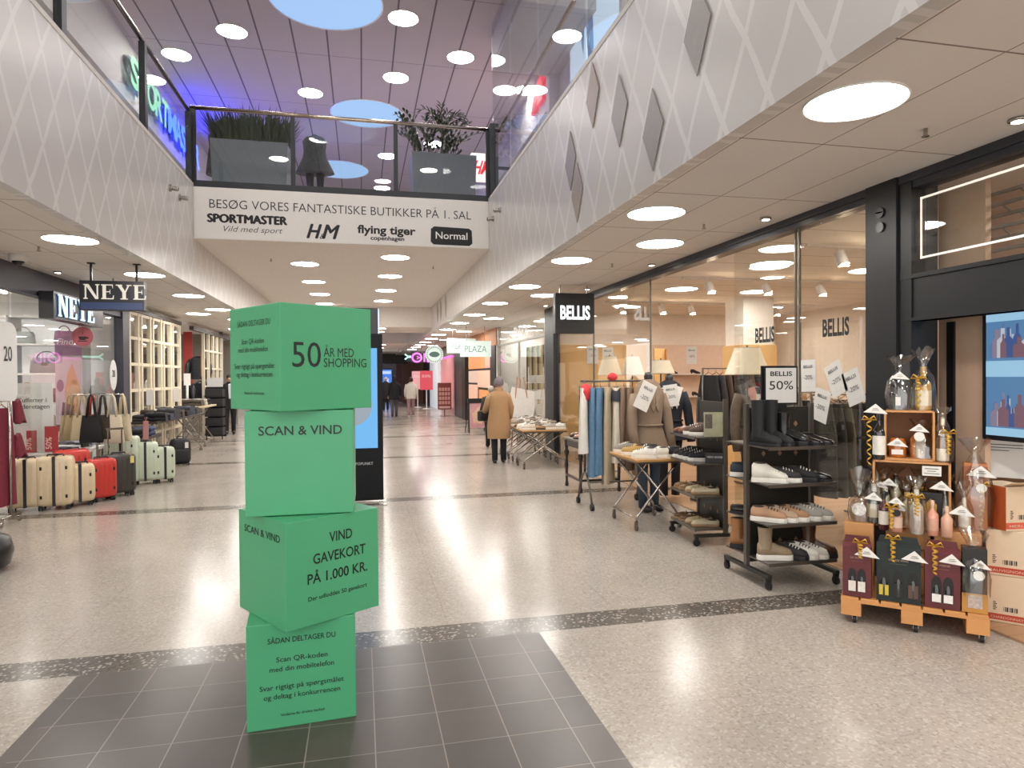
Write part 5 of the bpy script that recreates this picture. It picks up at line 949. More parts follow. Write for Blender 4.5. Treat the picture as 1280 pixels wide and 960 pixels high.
def irail(x0, y0, a, n, cols, label, grp, w=.42, h=.9, H=1.45):
    t = thing('garment_rail', label, 'clothes rack', (x0, y0, .012), a); L_ = n*.12+.2
    MB().tube([(0, 0, .0), (0, 0, H), (L_, 0, H), (L_, 0, 0)], .014).tube([(0, -.25, .015), (0, .25, .015)], .014).tube([(L_, -.25, .015), (L_, .25, .015)], .014).build('frame', RKS, t)
    for k in range(n):
        q = Vector((.1+.12*k, 0, H-.02)); q = rz3(a) @ q; cnm, cc = cols[k % len(cols)]
        garment(x0+q.x, y0+q.y, a+PI/2+.15*math.sin(k*3), H-.025, w, h, mat('cloth_'+cc, cc, .85, bump=.3, scale=18), '%s garment on the %s, %s along it' % (cnm, grp, ORD[k]), .12, 'hanging_garment', 'garment', 'garments on the '+grp)
irail(4.3, 5.72, .1, 7, (('Black', '1a191b'), ('Charcoal', '2f2d2d'), ('Olive', '4a4636'), ('Dark brown', '352b25')), 'Rail of dark coats right behind the front glass by the dark pillar', 'dark coat rail')
irail(4.5, 6.6, .05, 8, (('Grey', '6f6a64'), ('Taupe', '7a6a5b'), ('Dark', '2b2827'), ('Cream', 'bdb09c')), 'Rail of grey and taupe garments in the middle of the shop', 'middle rail')
irail(4.15, 12.4, .0, 7, (('Pale grey', 'b7b2ab'), ('White', 'd0cbc4'), ('Grey', '8f8a84')), 'Rail of pale garments behind the far glass pane', 'pale rail')
irail(4.3, 7.85, .2, 8, (('Black', '1b1a1c'), ('Charcoal', '333032'), ('Brown', '4b392e')), 'Rail of black jackets between navy mannequin and big lamp', 'black jacket rail', H=1.74)
irail(5.6, 9.0, .0, 8, (('Navy', '22252f'), ('Black', '1b1a1c'), ('Brown', '4b392e'), ('Camel', '8f6c48')), 'Rail of dark garments before the white column', 'column rail')
irail(7.2, 7.4, .0, 8, (('Sand', 'a8957c'), ('White', 'd2ccc3'), ('Rose', 'b98e84'), ('Grey', '77726c')), 'Rail of light garments deep in the shop', 'deep rail')
t = thing('wall_shelf', 'Pair of small wall shelves holding black heels on the blush back wall', 'shelf', (7.05, 13.8, 1.68)); MB().b2((-.5, -.25, 0), (.5, .0, .02)).build('board', WHITE, t); MB().b2((-.5, -.25, -.5), (.5, .0, -.48)).build('board', WHITE, t)
for i, (dx, dz) in enumerate(((-.3, .02), (.25, .02), (-.25, -.48), (.28, -.48))): shoe(7.05+dx, 13.66, 1.68+dz+.002, .3, 'heel', '1c1a1b', 'Black heeled shoe on the wall shelf, %s' % ('upper outer', 'upper inner', 'lower outer', 'lower inner')[i], None, 'heels on the wall shelf')
for i, (x, z) in enumerate(((6.9, 2.2), (7.5, 2.2), (8.1, 1.9))):
    pass
t = thing('hat_display', 'Cream and brown hats stacked on a stand near the white column', 'hat stand', (5.35, 8.3, .012)); MB().cyl((0, 0, 0), (0, 0, 1.62), .015).lathe([(.15, 0), (.15, .02), (.02, .03)], n=16).build('stand', RKS, t)
for i, (dx, z, c, lb) in enumerate(((0, 1.64, 'cfc4b2', 'Cream hat on top of the hat stand'), (-.16, 1.5, '7b6048', 'Brown hat beside the cream hat'))):
    o = MB().lathe([(.15, 0), (.155, .008), (.09, .015), (.085, .08), (.06, .11), (.002, .115)], n=18).build('hat', mat('felt_'+c, c, .9), None, (5.35+dx, 8.3, z)); tag(o, lb, 'hat', 'hats on the stand')
# ------------------------------------------------------------------ pallet of wine gifts
PINE = mat('pine_wood', 'c98f55', .55, scale=7, var=.15); CRATE = mat('crate_wood', 'c08a55', .5, scale=6, var=.14); CRIN = mat('crate_inside', '8a5c38', .6, scale=6, var=.14)
PA = -.745; PC = Vector((3.64, 3.815, 0)); Rp = rz3(PA)
def pw(u, v, z): return PC+Rp @ Vector((u, v, 0))+Vector((0, 0, z))
t = thing('wooden_pallet', 'Small pine pallet on casters carrying the wine gifts', 'pallet', PC, PA)
for k in range(7): MB().b2((-.41+k*.118, -.3, .155), (-.41+k*.118+.105, .3, .175)).build('deck_board', PINE, t)
MB().b2((-.41, -.3, .14), (.41, -.22, .157)).b2((-.41, -.04, .14), (.41, .04, .157)).b2((-.41, .22, .14), (.41, .3, .157)).build('cross_board', PINE, t)
for u in (-.35, .0, .35):
    for v in (-.25, .25): MB().b2((u-.06, v-.05, .062), (u+.06, v+.05, .14), bev=.003).build('block', PINE, t)
    MB().b2((u-.06, -.3, .052), (u+.06, .3, .066)).build('runner', PINE, t)
    for v in (-.275, .25):
        MB().cyl((u-.008+.02, v, .025), (u+.012+.02, v, .025), .025, n=14).build('wheel', RUB, t); MB().poly([(u+.034, v-.02, .045), (u+.034, v+.02, .045), (u+.034, v, .02)], .003).poly([(u+.006, v-.02, .045), (u+.006, v+.02, .045), (u+.006, v, .02)], .003).build('wheel_fork', NW, t)
DZ = .177
def crate(u, v, z, w, d, h, label, open_=True, fronttext=False):
    t = thing('wooden_crate', label, 'crate', pw(u, v, z), PA, 'pine display crates')
    if open_:
        e = .014
        MB().b2((-w/2, -d/2, 0), (w/2, d/2, e)).b2((-w/2, -d/2, h-e), (w/2, d/2, h)).b2((-w/2, -d/2, 0), (-w/2+e, d/2, h)).b2((w/2-e, -d/2, 0), (w/2, d/2, h)).build('frame', CRATE, t)
        MB().b2((-w/2+e, d/2-.012, e), (w/2-e, d/2, h-e)).build('back_panel', CRIN, t)
    else:
        MB().box((0, 0, h/2), (w, d, h), bev=.004).build('body', CRATE, t); MB().b2((-w/2+.02, -d/2-.003, h*.45), (w/2-.02, -d/2, h*.47)).b2((-w/2+.02, -d/2-.003, h*.72), (w/2-.02, -d/2, h*.74)).build('board_joint', CRIN, t)
    return t
crate(-.31, .02, DZ, .18, .24, .46, 'Birch coloured crate block at the aisle end of the pallet, brown gift on top', False)
crate(.26, .05, DZ, .26, .24, .45, 'Solid pine crate behind the burgundy carriers at the shop end', False)
crate(-.02, .1, DZ, .26, .3, .42, 'Solid pine crate hidden low in the middle of the pallet', False)
crate(.0, .15, DZ+.43, .46, .26, .46, 'Wide open crate full of wrapped gifts with a white shelf card', True)
crate(-.01, .15, DZ+.892, .30, .24, .345, 'Smaller open crate on top holding two jars', True)
GOLD = mat('gold_ribbon', 'd0a23c', .3, .5); CARD = mat('tag_card', 'dfdcd6', .6, var=.02)
CELLO = glassmat('cellophane', (.95, .94, .91), .17, .6, .10)
def gtag(t, x, y, z, s=.075, tilt=.3):
    MB().poly([(x-s, y-.004, z), (x+s, y-.012, z-.01), (x, y, z+s*.8)], .004, nrm=(0, -1, .2)).build('price_tag', CARD, t)
    MB().b2((x-s*.3, y-.014, z+s*.2), (x+s*.3, y-.0125, z+s*.24)).b2((x-s*.22, y-.014, z+s*.34), (x+s*.22, y-.0125, z+s*.38)).build('tag_lines', GI, t)
def ribbon(t, x, y, z, L=.16, r=.018, turns=5, m=None):
    mb = MB(); V = []
    for i in range(turns*10+1):
        a = i/10*2*PI; q = i/(turns*10); p = Vector((x+r*math.cos(a)*(1-.3*q), y+r*math.sin(a)*.7-.01, z-L*q)); V += [p+Vector((0, 0, .006)), p-Vector((0, 0, .006))]
    mb.add(V, [(2*i, 2*i+1, 2*i+3, 2*i+2) for i in range(turns*10)], True)
    for s in (-1, 1): mb.tube([(x, y-.01, z), (x+s*.03, y-.02, z+.025), (x+s*.045, y-.02, z), (x, y-.01, z)], .006, 5)
    mb.build('ribbon', m or GOLD, t)
def cello(t, r, z0, zn, z1, seed, top=True):
    random.seed(seed); mb = MB(); N = 22; rings = []
    for z, k in ((z0, 1.0), (z0+(zn-z0)*.4, 1.06), (z0+(zn-z0)*.75, .8), (zn, .22), (zn+(z1-zn)*.5, .6), (z1, .95 if top else .3)):
        rings.append([(r*k*(1+.16*random.uniform(-1, 1))*math.cos(2*PI*q/N), r*k*(1+.16*random.uniform(-1, 1))*math.sin(2*PI*q/N), z+(.02*random.uniform(-1, 1) if z == z1 else 0)) for q in range(N)])
    mb.loft(rings, False).build('cellophane', CELLO, t)
def bottle(u, v, z, h, r, glass, cap, lab, label, lz=(.15, .5), tags=None, rib=None, wrap=0, group='bottles on the pallet', dot=None):
    t = thing('bottle', label, 'bottle', pw(u, v, z), PA, group); gm = mat('glass_'+glass, glass, .08, var=.03, spec=.7, coat=.5)
    MB().lathe([(r*.9, 0), (r, .008), (r, h*.55), (r*.92, h*.62), (r*.42, h*.72), (r*.33, h*.78), (r*.33, h*.93)], n=18).build('glass', gm, t)
    MB().lathe([(r*.38, h*.82), (r*.38, h), (r*.02, h+.001)], n=14).build('cap', mat('foil_'+cap, cap, .35, .2), t)
    if lab: MB().loft([[(r*1.015*math.cos(a), r*1.015*math.sin(a), z_) for a in [-PI*.92+q*PI*.84/10 for q in range(11)]] for z_ in (h*lz[0], h*lz[1])], False, closed=False).build('paper_label', mat('label_'+lab, lab, .6, var=.15, scale=40), t)
    if dot: MB().poly([(.024*math.cos(q*PI/8), -r-.014, h*.66+.024*math.sin(q*PI/8)) for q in range(16)], .003, nrm=(0, -1, 0)).build('round_tag', mat('tag_'+dot, dot, .5), t)
    if wrap: cello(t, r*1.55, .002, h*1.02, h+wrap, int(u*1000+z*100) % 977)
    if tags: gtag(t, tags[0], -r-.02, tags[1], tags[2] if len(tags) > 2 else .06)
    if rib: ribbon(t, rib[0], -r-.012, rib[1], rib[2])
    return t
def carrier(u, v, w, h, col, n, label, txt, labs):
    t = thing('bottle_carrier', label, 'gift box', pw(u, v, DZ), PA, 'bottle carriers along the pallet front'); mm = mat('board_'+col, col, .5, var=.06); d = .1
    MB().box((0, 0, h*.42), (w, d, h*.84), bev=.003).build('body', mm, t)
    MB().poly([(-w/2, 0, h*.83), (w/2, 0, h*.83), (w*.42, 0, h), (-w*.42, 0, h)], .012).poly([(-w/2, -d/2, h*.83), (w/2, -d/2, h*.83), (w/2, 0, h*.9), (-w/2, 0, h*.9)], .003).build('handle_flap', mm, t)
    MB().text(txt, (0, -d/2-.0015, h*.64), size=.018, width=w*.45).text('______', (0, -d/2-.0015, h*.60), size=.012, width=w*.38).build('lettering', mat('tan_print', 'b59a86', .6), t)
    for k in range(n):
        x = (k-(n-1)/2)*w*.33; hw = min(.032, w*.15)
        arch = [(x-hw, -d/2-.0018, h*.09), (x+hw, -d/2-.0018, h*.09), (x+hw, -d/2-.0018, h*.36)]+[(x+hw*math.cos(a*PI/8), -d/2-.0018, h*.36+hw*1.9*math.sin(a*PI/8)) for a in range(9)]
        b = MB().poly(arch, .001, nrm=(0, -1, 0)).build('window_cutout', mat('cutout_dark', '0e0d0e', .3), t)
        MB().lathe([(hw*.8, h*.09), (hw*.8, h*.3), (hw*.35, h*.38), (hw*.3, h*.46)], (x, -d/2+.012, 0), 12).build('bottle_inside', mat('glass_14150f', '14150f', .1, coat=.5), b)
        MB().b2((x-hw*.85, -d/2-.012, h*.10), (x+hw*.85, -d/2-.0105, h*.10+h*labs[k % len(labs)][1])).build('paper_label', mat('label_'+labs[k % len(labs)][0], labs[k % len(labs)][0], .6, var=.2, scale=50), b)
    return t
V0 = -.235
c = carrier(-.315, V0, .17, .40, '5c2328', 2, 'Burgundy two bottle carrier at the aisle end of the pallet', 'LA VIGNA', (('ddd5cc', .17),)); gtag(c, .06, -.06, .285); ribbon(c, .02, -.05, .37, .10)
c = carrier(-.075, V0, .25, .42, '13201f', 3, 'Dark green three bottle carrier in the middle of the pallet front', 'VINTAGE WINES', (('c9b43a', .16), ('1a1d1c', .2), ('5d3f38', .2))); gtag(c, .09, -.06, .29, .075); ribbon(c, -.03, -.06, .42, .15)
c = carrier(.165, V0, .19, .42, '5c2328', 2, 'Burgundy two bottle carrier beside the black wrapped box', 'LA VIGNA', (('e3e0da', .12),)); gtag(c, .05, -.06, .30, .07); ribbon(c, -.04, -.06, .40, .18)
t = thing('gift_box', 'Black wrapped gift box with gold foot at the shop end of the pallet', 'gift box', pw(.335, V0+.01, DZ), PA, 'wrapped gift boxes')
MB().box((0, 0, .20), (.13, .1, .40), bev=.004).build('body', mat('board_black', '1b1917', .4), t); MB().box((0, -.002, .06), (.134, .104, .12), bev=.003).build('gold_foot', mat('gold_board', 'b98541', .4), t); MB().b2((-.035, -.056, .03), (.04, -.054, .11)).build('picture_label', mat('label_pic', 'b7a9a0', .5, var=.5, scale=60), t)
cello(t, .085, .1, .38, .50, 5); gtag(t, .03, -.06, .29, .055); MB().poly([(.02+.03*math.cos(q*PI/8), -.075, .24+.03*math.sin(q*PI/8)) for q in range(16)], .003).build('round_tag', CARD, t)
# second row of bottles and gifts
DG_ = '0f1210'
bottle(-.16, -.10, DZ+.43, .26, .032, '4a1f22', '17181a', 'd9d2c6', 'Red wine bottle with pale label behind the green carrier', dot=None)
bottle(-.085, -.12, DZ+.43, .20, .036, 'c98f7a', '191919', 'd9b9a5', 'Pink bottle with black round tag behind the green carrier', tags=(.0, .2, .05), rib=(-.03, .17, .14), dot='161616')
bottle(.03, -.12, DZ+.43, .29, .04, 'cfc9ba', 'd8d2c4', 'b8a79d', 'Pale bottle with floral label beside the pink bottle', (.05, .55), rib=(0, .25, .12), wrap=.08)
bottle(.12, -.08, DZ+.42, .23, .036, 'd79a80', 'c9a08c', 'd3a08a', 'Rose bottle between the floral bottle and burgundy carrier')
bottle(.20, -.09, DZ+.42, .20, .034, 'd8a78e', 'd0b09a', None, 'Small rose bottle in front of the solid pine crate', tags=None)
bottle(.30, -.02, DZ+.452, .22, .035, 'c7b79a', 'b9a68a', 'e4ddcf', 'Clear bottle with tag on the solid pine crate', tags=(-.02, .12, .075), wrap=.1)
for (u, v, z, h, r, gl, cp, lb, lab, tg, wr, rb) in ((-.16, .12, DZ+.446, .30, .035, 'd8cfae', '1a1a1a', 'e0d6bb', 'Tall pale bottle with black round tag inside the wide crate', (.03, .27, .055), .07, None), (-.22, -.03, DZ+.462, .26, .045, '4a4e46', 'b5b0a4', 'cdbf9e', 'Wrapped dark bottle with cord at the aisle end of the wide crate', (.0, .17, .06), .05, None), (-.02, .08, DZ+.446, .22, .05, 'd8c89d', 'd9b45c', 'c9a55b', 'Cellophane bundle with gold ribbon in the middle of the wide crate', (-.05, .11, .05), .1, (.02, .2, .18)), (-.205, .14, DZ+.446, .33, .04, 'b9b29a', 'a39a84', 'd9d2be', 'Tall clear wrapped bottle in the aisle corner of the wide crate', (.02, .25, .05), .06, None), (.055, .19, DZ+.446, .30, .04, '6b655a', 'c7b793', 'cfc6b2', 'Grey foil wrapped bottle behind the black gift bag', None, .08, (0, .24, .1)), (-.09, .2, DZ+.446, .32, .04, 'cabd97', '2a241d', 'd7cba9', 'Straw coloured wrapped bottle at the back of the wide crate', None, .07, None), (.20, .12, DZ+.446, .26, .04, '8e8a78', '5a4a3a', 'd7d0c2', 'Grey wrapped bottle at the shop end of the wide crate', None, .1, None)):
    bottle(u, v, z, h, r, gl, cp, lb, lab, tags=tg, wrap=wr, rib=rb, dot='161616' if h == .30 else None)
t = thing('gift_bag', 'Black gift bag with gold paper and ribbon inside the wide crate', 'gift bag', pw(.115, .06, DZ+.446), PA)
MB().box((0, 0, .12), (.13, .08, .24), bev=.006, taper=1.05).build('body', mat('bag_black', '141312', .4), t); MB().poly([(-.03, -.045, .04), (.03, -.045, .04), (.035, -.045, .16), (0, -.045, .2), (-.035, -.045, .16)], .002).build('gold_paper', mat('gold_foil', 'b9923a', .35, .5), t); MB().tube([(-.04, -.03, .24), (-.03, -.03, .31), (.03, -.03, .31), (.04, -.03, .24)], .005).build('handle', BLACK, t); gtag(t, .06, -.06, .27, .07)
t = thing('gift_basket', 'Brown wrapped gift with round label on the birch crate block', 'gift', pw(-.31, -.02, DZ+.462), PA)
MB().lathe([(.05, 0), (.062, .03), (.06, .11), (.04, .15)], n=16).build('body', mat('basket_brown', '8d6a48', .7, var=.3, scale=30), t); cello(t, .075, .002, .19, .36, 8); MB().poly([(.045*math.cos(q*PI/8), -.07, .09+.045*math.sin(q*PI/8)) for q in range(16)], .003).build('round_label', mat('label_bw', 'cfcbc4', .5, var=.6, scale=60), t); MB().tube([(-.03, -.03, .2), (.0, -.06, .17), (.02, -.07, .2)], .006).build('cord', mat('cord_brown', '3a2a1e', .8), t)
t = thing('shelf_card', 'White text card fixed to the front edge of the wide crate', 'card', pw(.12, .012, DZ+.80), PA); MB().b2((-.055, -.006, 0), (.055, .0, .065)).build('board', CARD, t); MB().b2((-.04, -.007, .045), (.04, -.0062, .05)).b2((-.025, -.007, .03), (.025, -.0062, .034)).b2((-.045, -.007, .014), (.045, -.0062, .018)).build('text_lines', GI, t)
# upper crate contents and what stands beside and on top
t = thing('jar', 'Orange jar with white label in the small open crate', 'jar', pw(-.08, .12, DZ+.908), PA); MB().lathe([(.05, 0), (.055, .01), (.055, .1), (.045, .115), (.045, .13), (.002, .131)], n=18).build('body', mat('jar_orange', 'b56a2a', .15, coat=.5), t); MB().b2((-.035, -.058, .02), (.035, -.056, .055)).build('paper_label', CARD, t); gtag(t, .0, -.062, .085, .065)
t = thing('gift_bundle', 'Clear bundle of orange and white treats in the small open crate', 'gift', pw(.07, .12, DZ+.908), PA); MB().lathe([(.035, 0), (.038, .14), (.02, .17)], (-.02, 0, 0), 14).build('white_packet', mat('packet_white', 'cfcac0', .5), t); MB().lathe([(.022, 0), (.024, .13), (.01, .15)], (-.05, -.01, 0), 12).build('orange_packet', mat('jar_orange', ''), t); cello(t, .08, .002, .18, .26, 15); gtag(t, -.02, -.06, .19, .06); MB().poly([(-.02+.032*math.cos(q*PI/8), -.07, .15+.032*math.sin(q*PI/8)) for q in range(16)], .003).build('round_tag', CARD, t)
bottle(-.19, .05, DZ+.892, .33, .042, '14140f', '1a1a1a', 'd8d4cb', 'Dark wine bottle with white label on the aisle side of the small crate', (.1, .5), tags=(-.02, .33, .075), rib=(-.06, .28, .32))
bottle(.185, .08, DZ+.892, .30, .038, '7a4c26', 'd5c6a5', 'e4d9c3', 'Amber bottle with cream label beside the small open crate', (.03, .3), rib=(.03, .2, .14), dot='dfdcd6', wrap=.06)
t = thing('gift_box', 'Dark bottle in a black window box on top of the small crate', 'gift box', pw(-.065, .13, DZ+1.238), PA, 'wrapped gift boxes'); MB().box((.035, 0, .17), (.05, .08, .34), bev=.003).build('case', mat('board_black', ''), t); MB().lathe([(.036, 0), (.038, .15), (.014, .2), (.013, .26)], (-.03, -.01, 0), 14).build('bottle_inside', mat('glass_14150f', ''), t); MB().b2((-.025, -.052, .03), (.005, -.05, .09)).build('paper_label', CARD, t); cello(t, .085, .002, .27, .37, 21); gtag(t, .0, -.055, .22, .06)
bottle(.075, .12, DZ+1.238, .30, .05, 'c79a3c', 'b98c33', 'd8c9a0', 'Golden bottle wrapped in clear foil on top of the small crate', (.1, .45), rib=(-.03, .22, .2), wrap=.12, dot='141414')
# orange gift boxes behind at the shop end
t = thing('gift_box', 'Brown and orange wrapped gift box with gold curls beside the blank white card', 'gift box', pw(.37, .14, DZ+.45), PA, 'wrapped gift boxes')
MB().box((0, 0, .22), (.13, .1, .44), bev=.004).build('body', mat('board_amber', 'b06a38', .35, var=.2), t); MB().b2((-.066, -.053, .22), (.066, -.05, .42)).build('window_film', mat('board_copper', '8c4f2c', .3), t); cello(t, .1, .002, .5, .6, 33); gtag(t, .03, -.062, .36, .085); ribbon(t, .03, -.06, .30, .30); MB().poly([(.03+.03*math.cos(q*PI/8), -.08, .28+.03*math.sin(q*PI/8)) for q in range(16)], .003).build('round_tag', CARD, t)
# ------------------------------------------------------------------ wine cartons
CTN = mat('carton_cream', 'd3bfa4', .7, var=.05); CRED = mat('carton_red', 'b2402c', .6); COR = mat('carton_orange', 'b5572b', .6)
def carton(x, y, z, a, w, d, h, m, label, txt, strip=CRED, extra=True):
    t = thing('wine_carton', label, 'carton', (x, y, z), a, 'wine cartons in the shop entrance'); MB().box((0, 0, h/2), (w, d, h), bev=.003).build('body', m, t)
    if strip: s = MB().b2((-w/2-.001, -d/2-.0015, .015), (w/2-.01, -d/2, .055)).build('colour_strip', strip, t); MB().text(txt, (0, -d/2-.003, .025), size=.024, bold=.005, width=w*.8).build('lettering', mat('carton_print', 'd9b4a0', .6), s)
    if extra:
        k = MB()
        for q in range(9): k.b2((-.02+q*.0085, -d/2-.0012, .075), (-.02+q*.0085+(.002+.003*(q % 3)), -d/2-.0002, .105))
        for q in range(5): k.b2((-.075, -d/2-.0012, .08+q*.012), (-.06+.006*(q % 2), -d/2-.0002, .086+q*.012))
        k.build('barcode', mat('print_dark', '3a312a', .6), t)
    return t
CA = -.745-.1; cx, cy = 4.24, 3.64
carton(cx, cy, .016, CA, .22, .28, .31, CTN, 'Cream carton with red CHARDONNAY strip, bottom of its stack', 'CHARDONNAY')
carton(cx-.005, cy, .328, CA, .22, .28, .30, CTN, 'Cream carton with red strip in the middle of the stack', 'SAUVIGNON')
tc_ = carton(cx-.02, cy+.0, .63, -.12, .21, .26, .29, CTN, 'Cream carton with orange side on top of the stack', 'MERLOT', mat('carton_coral', 'cf5a45', .6))
MB().b2((-.107, -.128, .002), (-.1045, .128, .288)).build('orange_side', COR, tc_); MB().poly([(-.1, -.1, .2905), (.1, -.1, .2905), (.1, -.17, .32), (-.1, -.17, .32)], .003).build('flap', CTN, tc_)
carton(cx+.23, cy-.15, .016, CA, .22, .28, .40, mat('carton_black', '17151a', .5), 'Black carton at the bottom beside the cream stack', '', None, False)
carton(cx+.25, cy-.16, .418, CA, .22, .28, .28, mat('carton_brown', '6d4a30', .6), 'Brown carton with white label between black and orange ones', '', None, True)
c = carton(cx+.22, cy-.15, .70, CA, .22, .28, .24, COR, 'Orange carton on top beside the cream stack', '', None, False); MB().text('CO', (-.05, -.142, .12), size=.06, bold=.01).build('lettering', mat('carton_print', ''), c)
pc_ = zp(1256, 597, .925)
t = thing('table_card', 'White slanted card stand on top of the wine cartons', 'card', (pc_.x, pc_.y, .925), CA-.1); MB().poly([(-.13, 0, 0), (.13, 0, 0), (.13, .08, .27), (-.13, .08, .27)], .006).build('board', PAP, t); MB().poly([(-.13, .01, .0), (.13, .01, 0), (.13, .15, 0), (-.13, .15, 0)], .004).build('foot', PAP, t)
lm = MB()
for zz, wd_ in ((.225, .2), (.205, .2), (.185, .12)):
    lm.poly([(-.1, zz*.296-.003, zz), (-.1+wd_, zz*.296-.003, zz), (-.1+wd_, zz*.296-.002, zz+.005), (-.1, zz*.296-.002, zz+.005)])
lm.build('text_lines', GI, t)
# ------------------------------------------------------------------ wine shop screen, transom outline, roller shutter
t = thing('wall_screen', 'Large lit wall screen showing bottles inside the wine shop', 'screen', (4.28, 0, 1.66))
MB().b2((0, 2.75, -.46), (.06, 3.86, .46), bev=.006).build('casing', BLACK, t); s_ = MB().b2((-.004, 2.79, -.425), (0, 3.825, .43)).build('display', emis('display_blue', '6ea4d8', .55), t)
random.seed(11); pal = [emis('disp_%d' % i, c, .6) for i, c in enumerate(('c8dcf2', '6f8fc4', 'a596b0', 'e3e6ef', '4f6aa8', '96707e'))]
MB().b2((-.006, 2.79, .36), (-.004, 3.825, .43)).b2((-.006, 2.79, -.02), (-.004, 3.825, .09)).b2((-.006, 2.79, -.425), (-.004, 3.825, -.37)).build('light_bands', emis('disp_band', 'a6d4f2', .8), s_)
for i, m_ in enumerate(pal):
    for k in range(8):
        y = 2.83+random.random()*.95
        for zb in (.11, -.36):
            if random.random() < .97:
                h = random.uniform(.12, .24); w = random.uniform(.02, .045); e = -.0065-.0002*i-.00003*k; MB().poly([(e, y-w, zb), (e, y+w, zb), (e, y+w, zb+h*.6), (e, y+w*.35, zb+h*.72), (e, y+w*.35, zb+h), (e, y-w*.35, zb+h), (e, y-w*.35, zb+h*.72), (e, y-w, zb+h*.6)]).build('bottle_picture', m_, s_)
mb = MB()
for a, b_ in (((XW+.022, .5, 2.93), (XW+.026, 4.07, 2.945)), ((XW+.022, .5, 2.5), (XW+.026, 4.07, 2.515)), ((XW+.022, 4.06, 2.5), (XW+.026, 4.075, 2.945))): mb.b2(a, b_)
struct('trim_7', mb, mat('outline_white', 'efe9df', .5, emit='fff6e6', es=0.25))
t = thing('roller_shutter', 'Grey roller shutter grille behind the glass above the wine shop', 'shutter', (4.36, 0, 2.52))
for k in range(6): MB().b2((0, -.5, k*.08), (.03, 3.9, k*.08+.02)).build('slat', mat('shutter_grey', '7d746b', .4, .3), t)
mb = MB()
for k in range(16):
    for j in range(5): mb.cyl((.015, -.3+k*.26+(j % 2)*.13, j*.08+.02), (.015, -.24+k*.26+(j % 2)*.13, j*.08+.08), .006, n=6)
mb.build('link_bars', mat('shutter_grey', ''), t)
t = thing('wall_speaker', 'Pair of small round black speakers high on the dark pillar', 'speaker', (XW-.052, 4.37, 2.9))
for z in (0, -.11): MB().cyl((0, 0, z), (-.012, 0, z), .04, n=18).lathe([(.04, 0), (.032, .004), (.03, 0), (.018, .003), (.002, .004)], n=16).build('disc', mat('speaker_black', '25242a', .3), t)
for i, (x, y) in enumerate(((4.9, 3.0), (5.8, 2.2), (5.0, 1.0), (6.2, 3.6))): lamp(x, y, 3.05, 'Round ceiling light inside the wine shop, %s from the pillar' % ORD[i], 'lights inside the wine shop')
# ------------------------------------------------------------------ far shops along the mall
FW = mat('far_white', 'e3dfdb', .6); ORG = mat('far_orange', 'c07f4f', .5); DKB = mat('far_dark', '2a2622', .4); BRK = mat('far_brown', '6d4a3e', .5)
struct('wall_plaza_back', MB().b2((5.4, 14.05, 0), (5.5, 25.6, CZ)).b2((XW, 19.5, 0), (5.5, 19.6, CZ)), FW)
struct('ceiling_plaza', MB().b2((XW+.1, 14, CZ), (5.5, 46, CZ+.1)), FW)
pane('window_11', (XW+.03, 14.1, .02), (XW+.04, 19.3, 3.1))
struct('trim_8', MB().b2((XW, 14.05, 2.55), (XW+.06, 19.4, 2.6)).b2((XW, 19.3, 0), (XW+.08, 19.45, CZ)).b2((XW, 14.1, 0), (XW+.08, 14.2, CZ)).b2((XW, 16.7, 0), (XW+.05, 16.75, 2.6)), mat('alu_frame', '9b968f', .35, .5))
struct('wall_plaza_header', MB().b2((XW-.02, 19.5, 2.6), (XW+.08, 28.2, CZ)), ORG)
struct('column_plaza', MB().b2((XW-.04, 19.6, 0), (XW+.2, 20.4, 2.62)).b2((XW-.04, 25.6, 0), (XW+.2, 28.6, 2.66)), DKB)
struct('door_2', MB().b2((XW-.05, 26.3, .05), (XW-.035, 28.0, 2.4)), mat('far_door', '4a443e', .3))
struct('wall_plaza_display', MB().b2((XW+.105, 20.4, 0), (XW+.2, 25.6, 2.62)), mat('display_dark', '3a2c24', .5))
lm = [mat('tile_%d' % i, c, .5, emit=c, es=0.175) for i, c in enumerate(('d68f57', 'c99a86', 'd9ad96', 'cdb3a4'))]
k = 0
for (y0, y1, z0, z1, mi) in ((20.5, 21.9, 1.95, 2.55, 1), (22.0, 25.3, 1.95, 2.55, 0), (20.5, 23.3, 1.3, 1.88, 2), (23.4, 25.3, 1.45, 1.88, 3), (20.5, 23.0, .75, 1.22, 0), (23.4, 25.3, .7, 1.38, 2)):
    o = MB().b2((XW+.06, y0, z0), (XW+.1, y1, z1), bev=.01).build('sample_panel', lm[mi]); tag(o, '%s lit sample panel on the dark wall under the PLAZA sign, %s of six' % (('Orange', 'Rose grey', 'Pale rose', 'Beige')[mi], ORD[k]), 'panel', 'sample panels under the sign'); k += 1
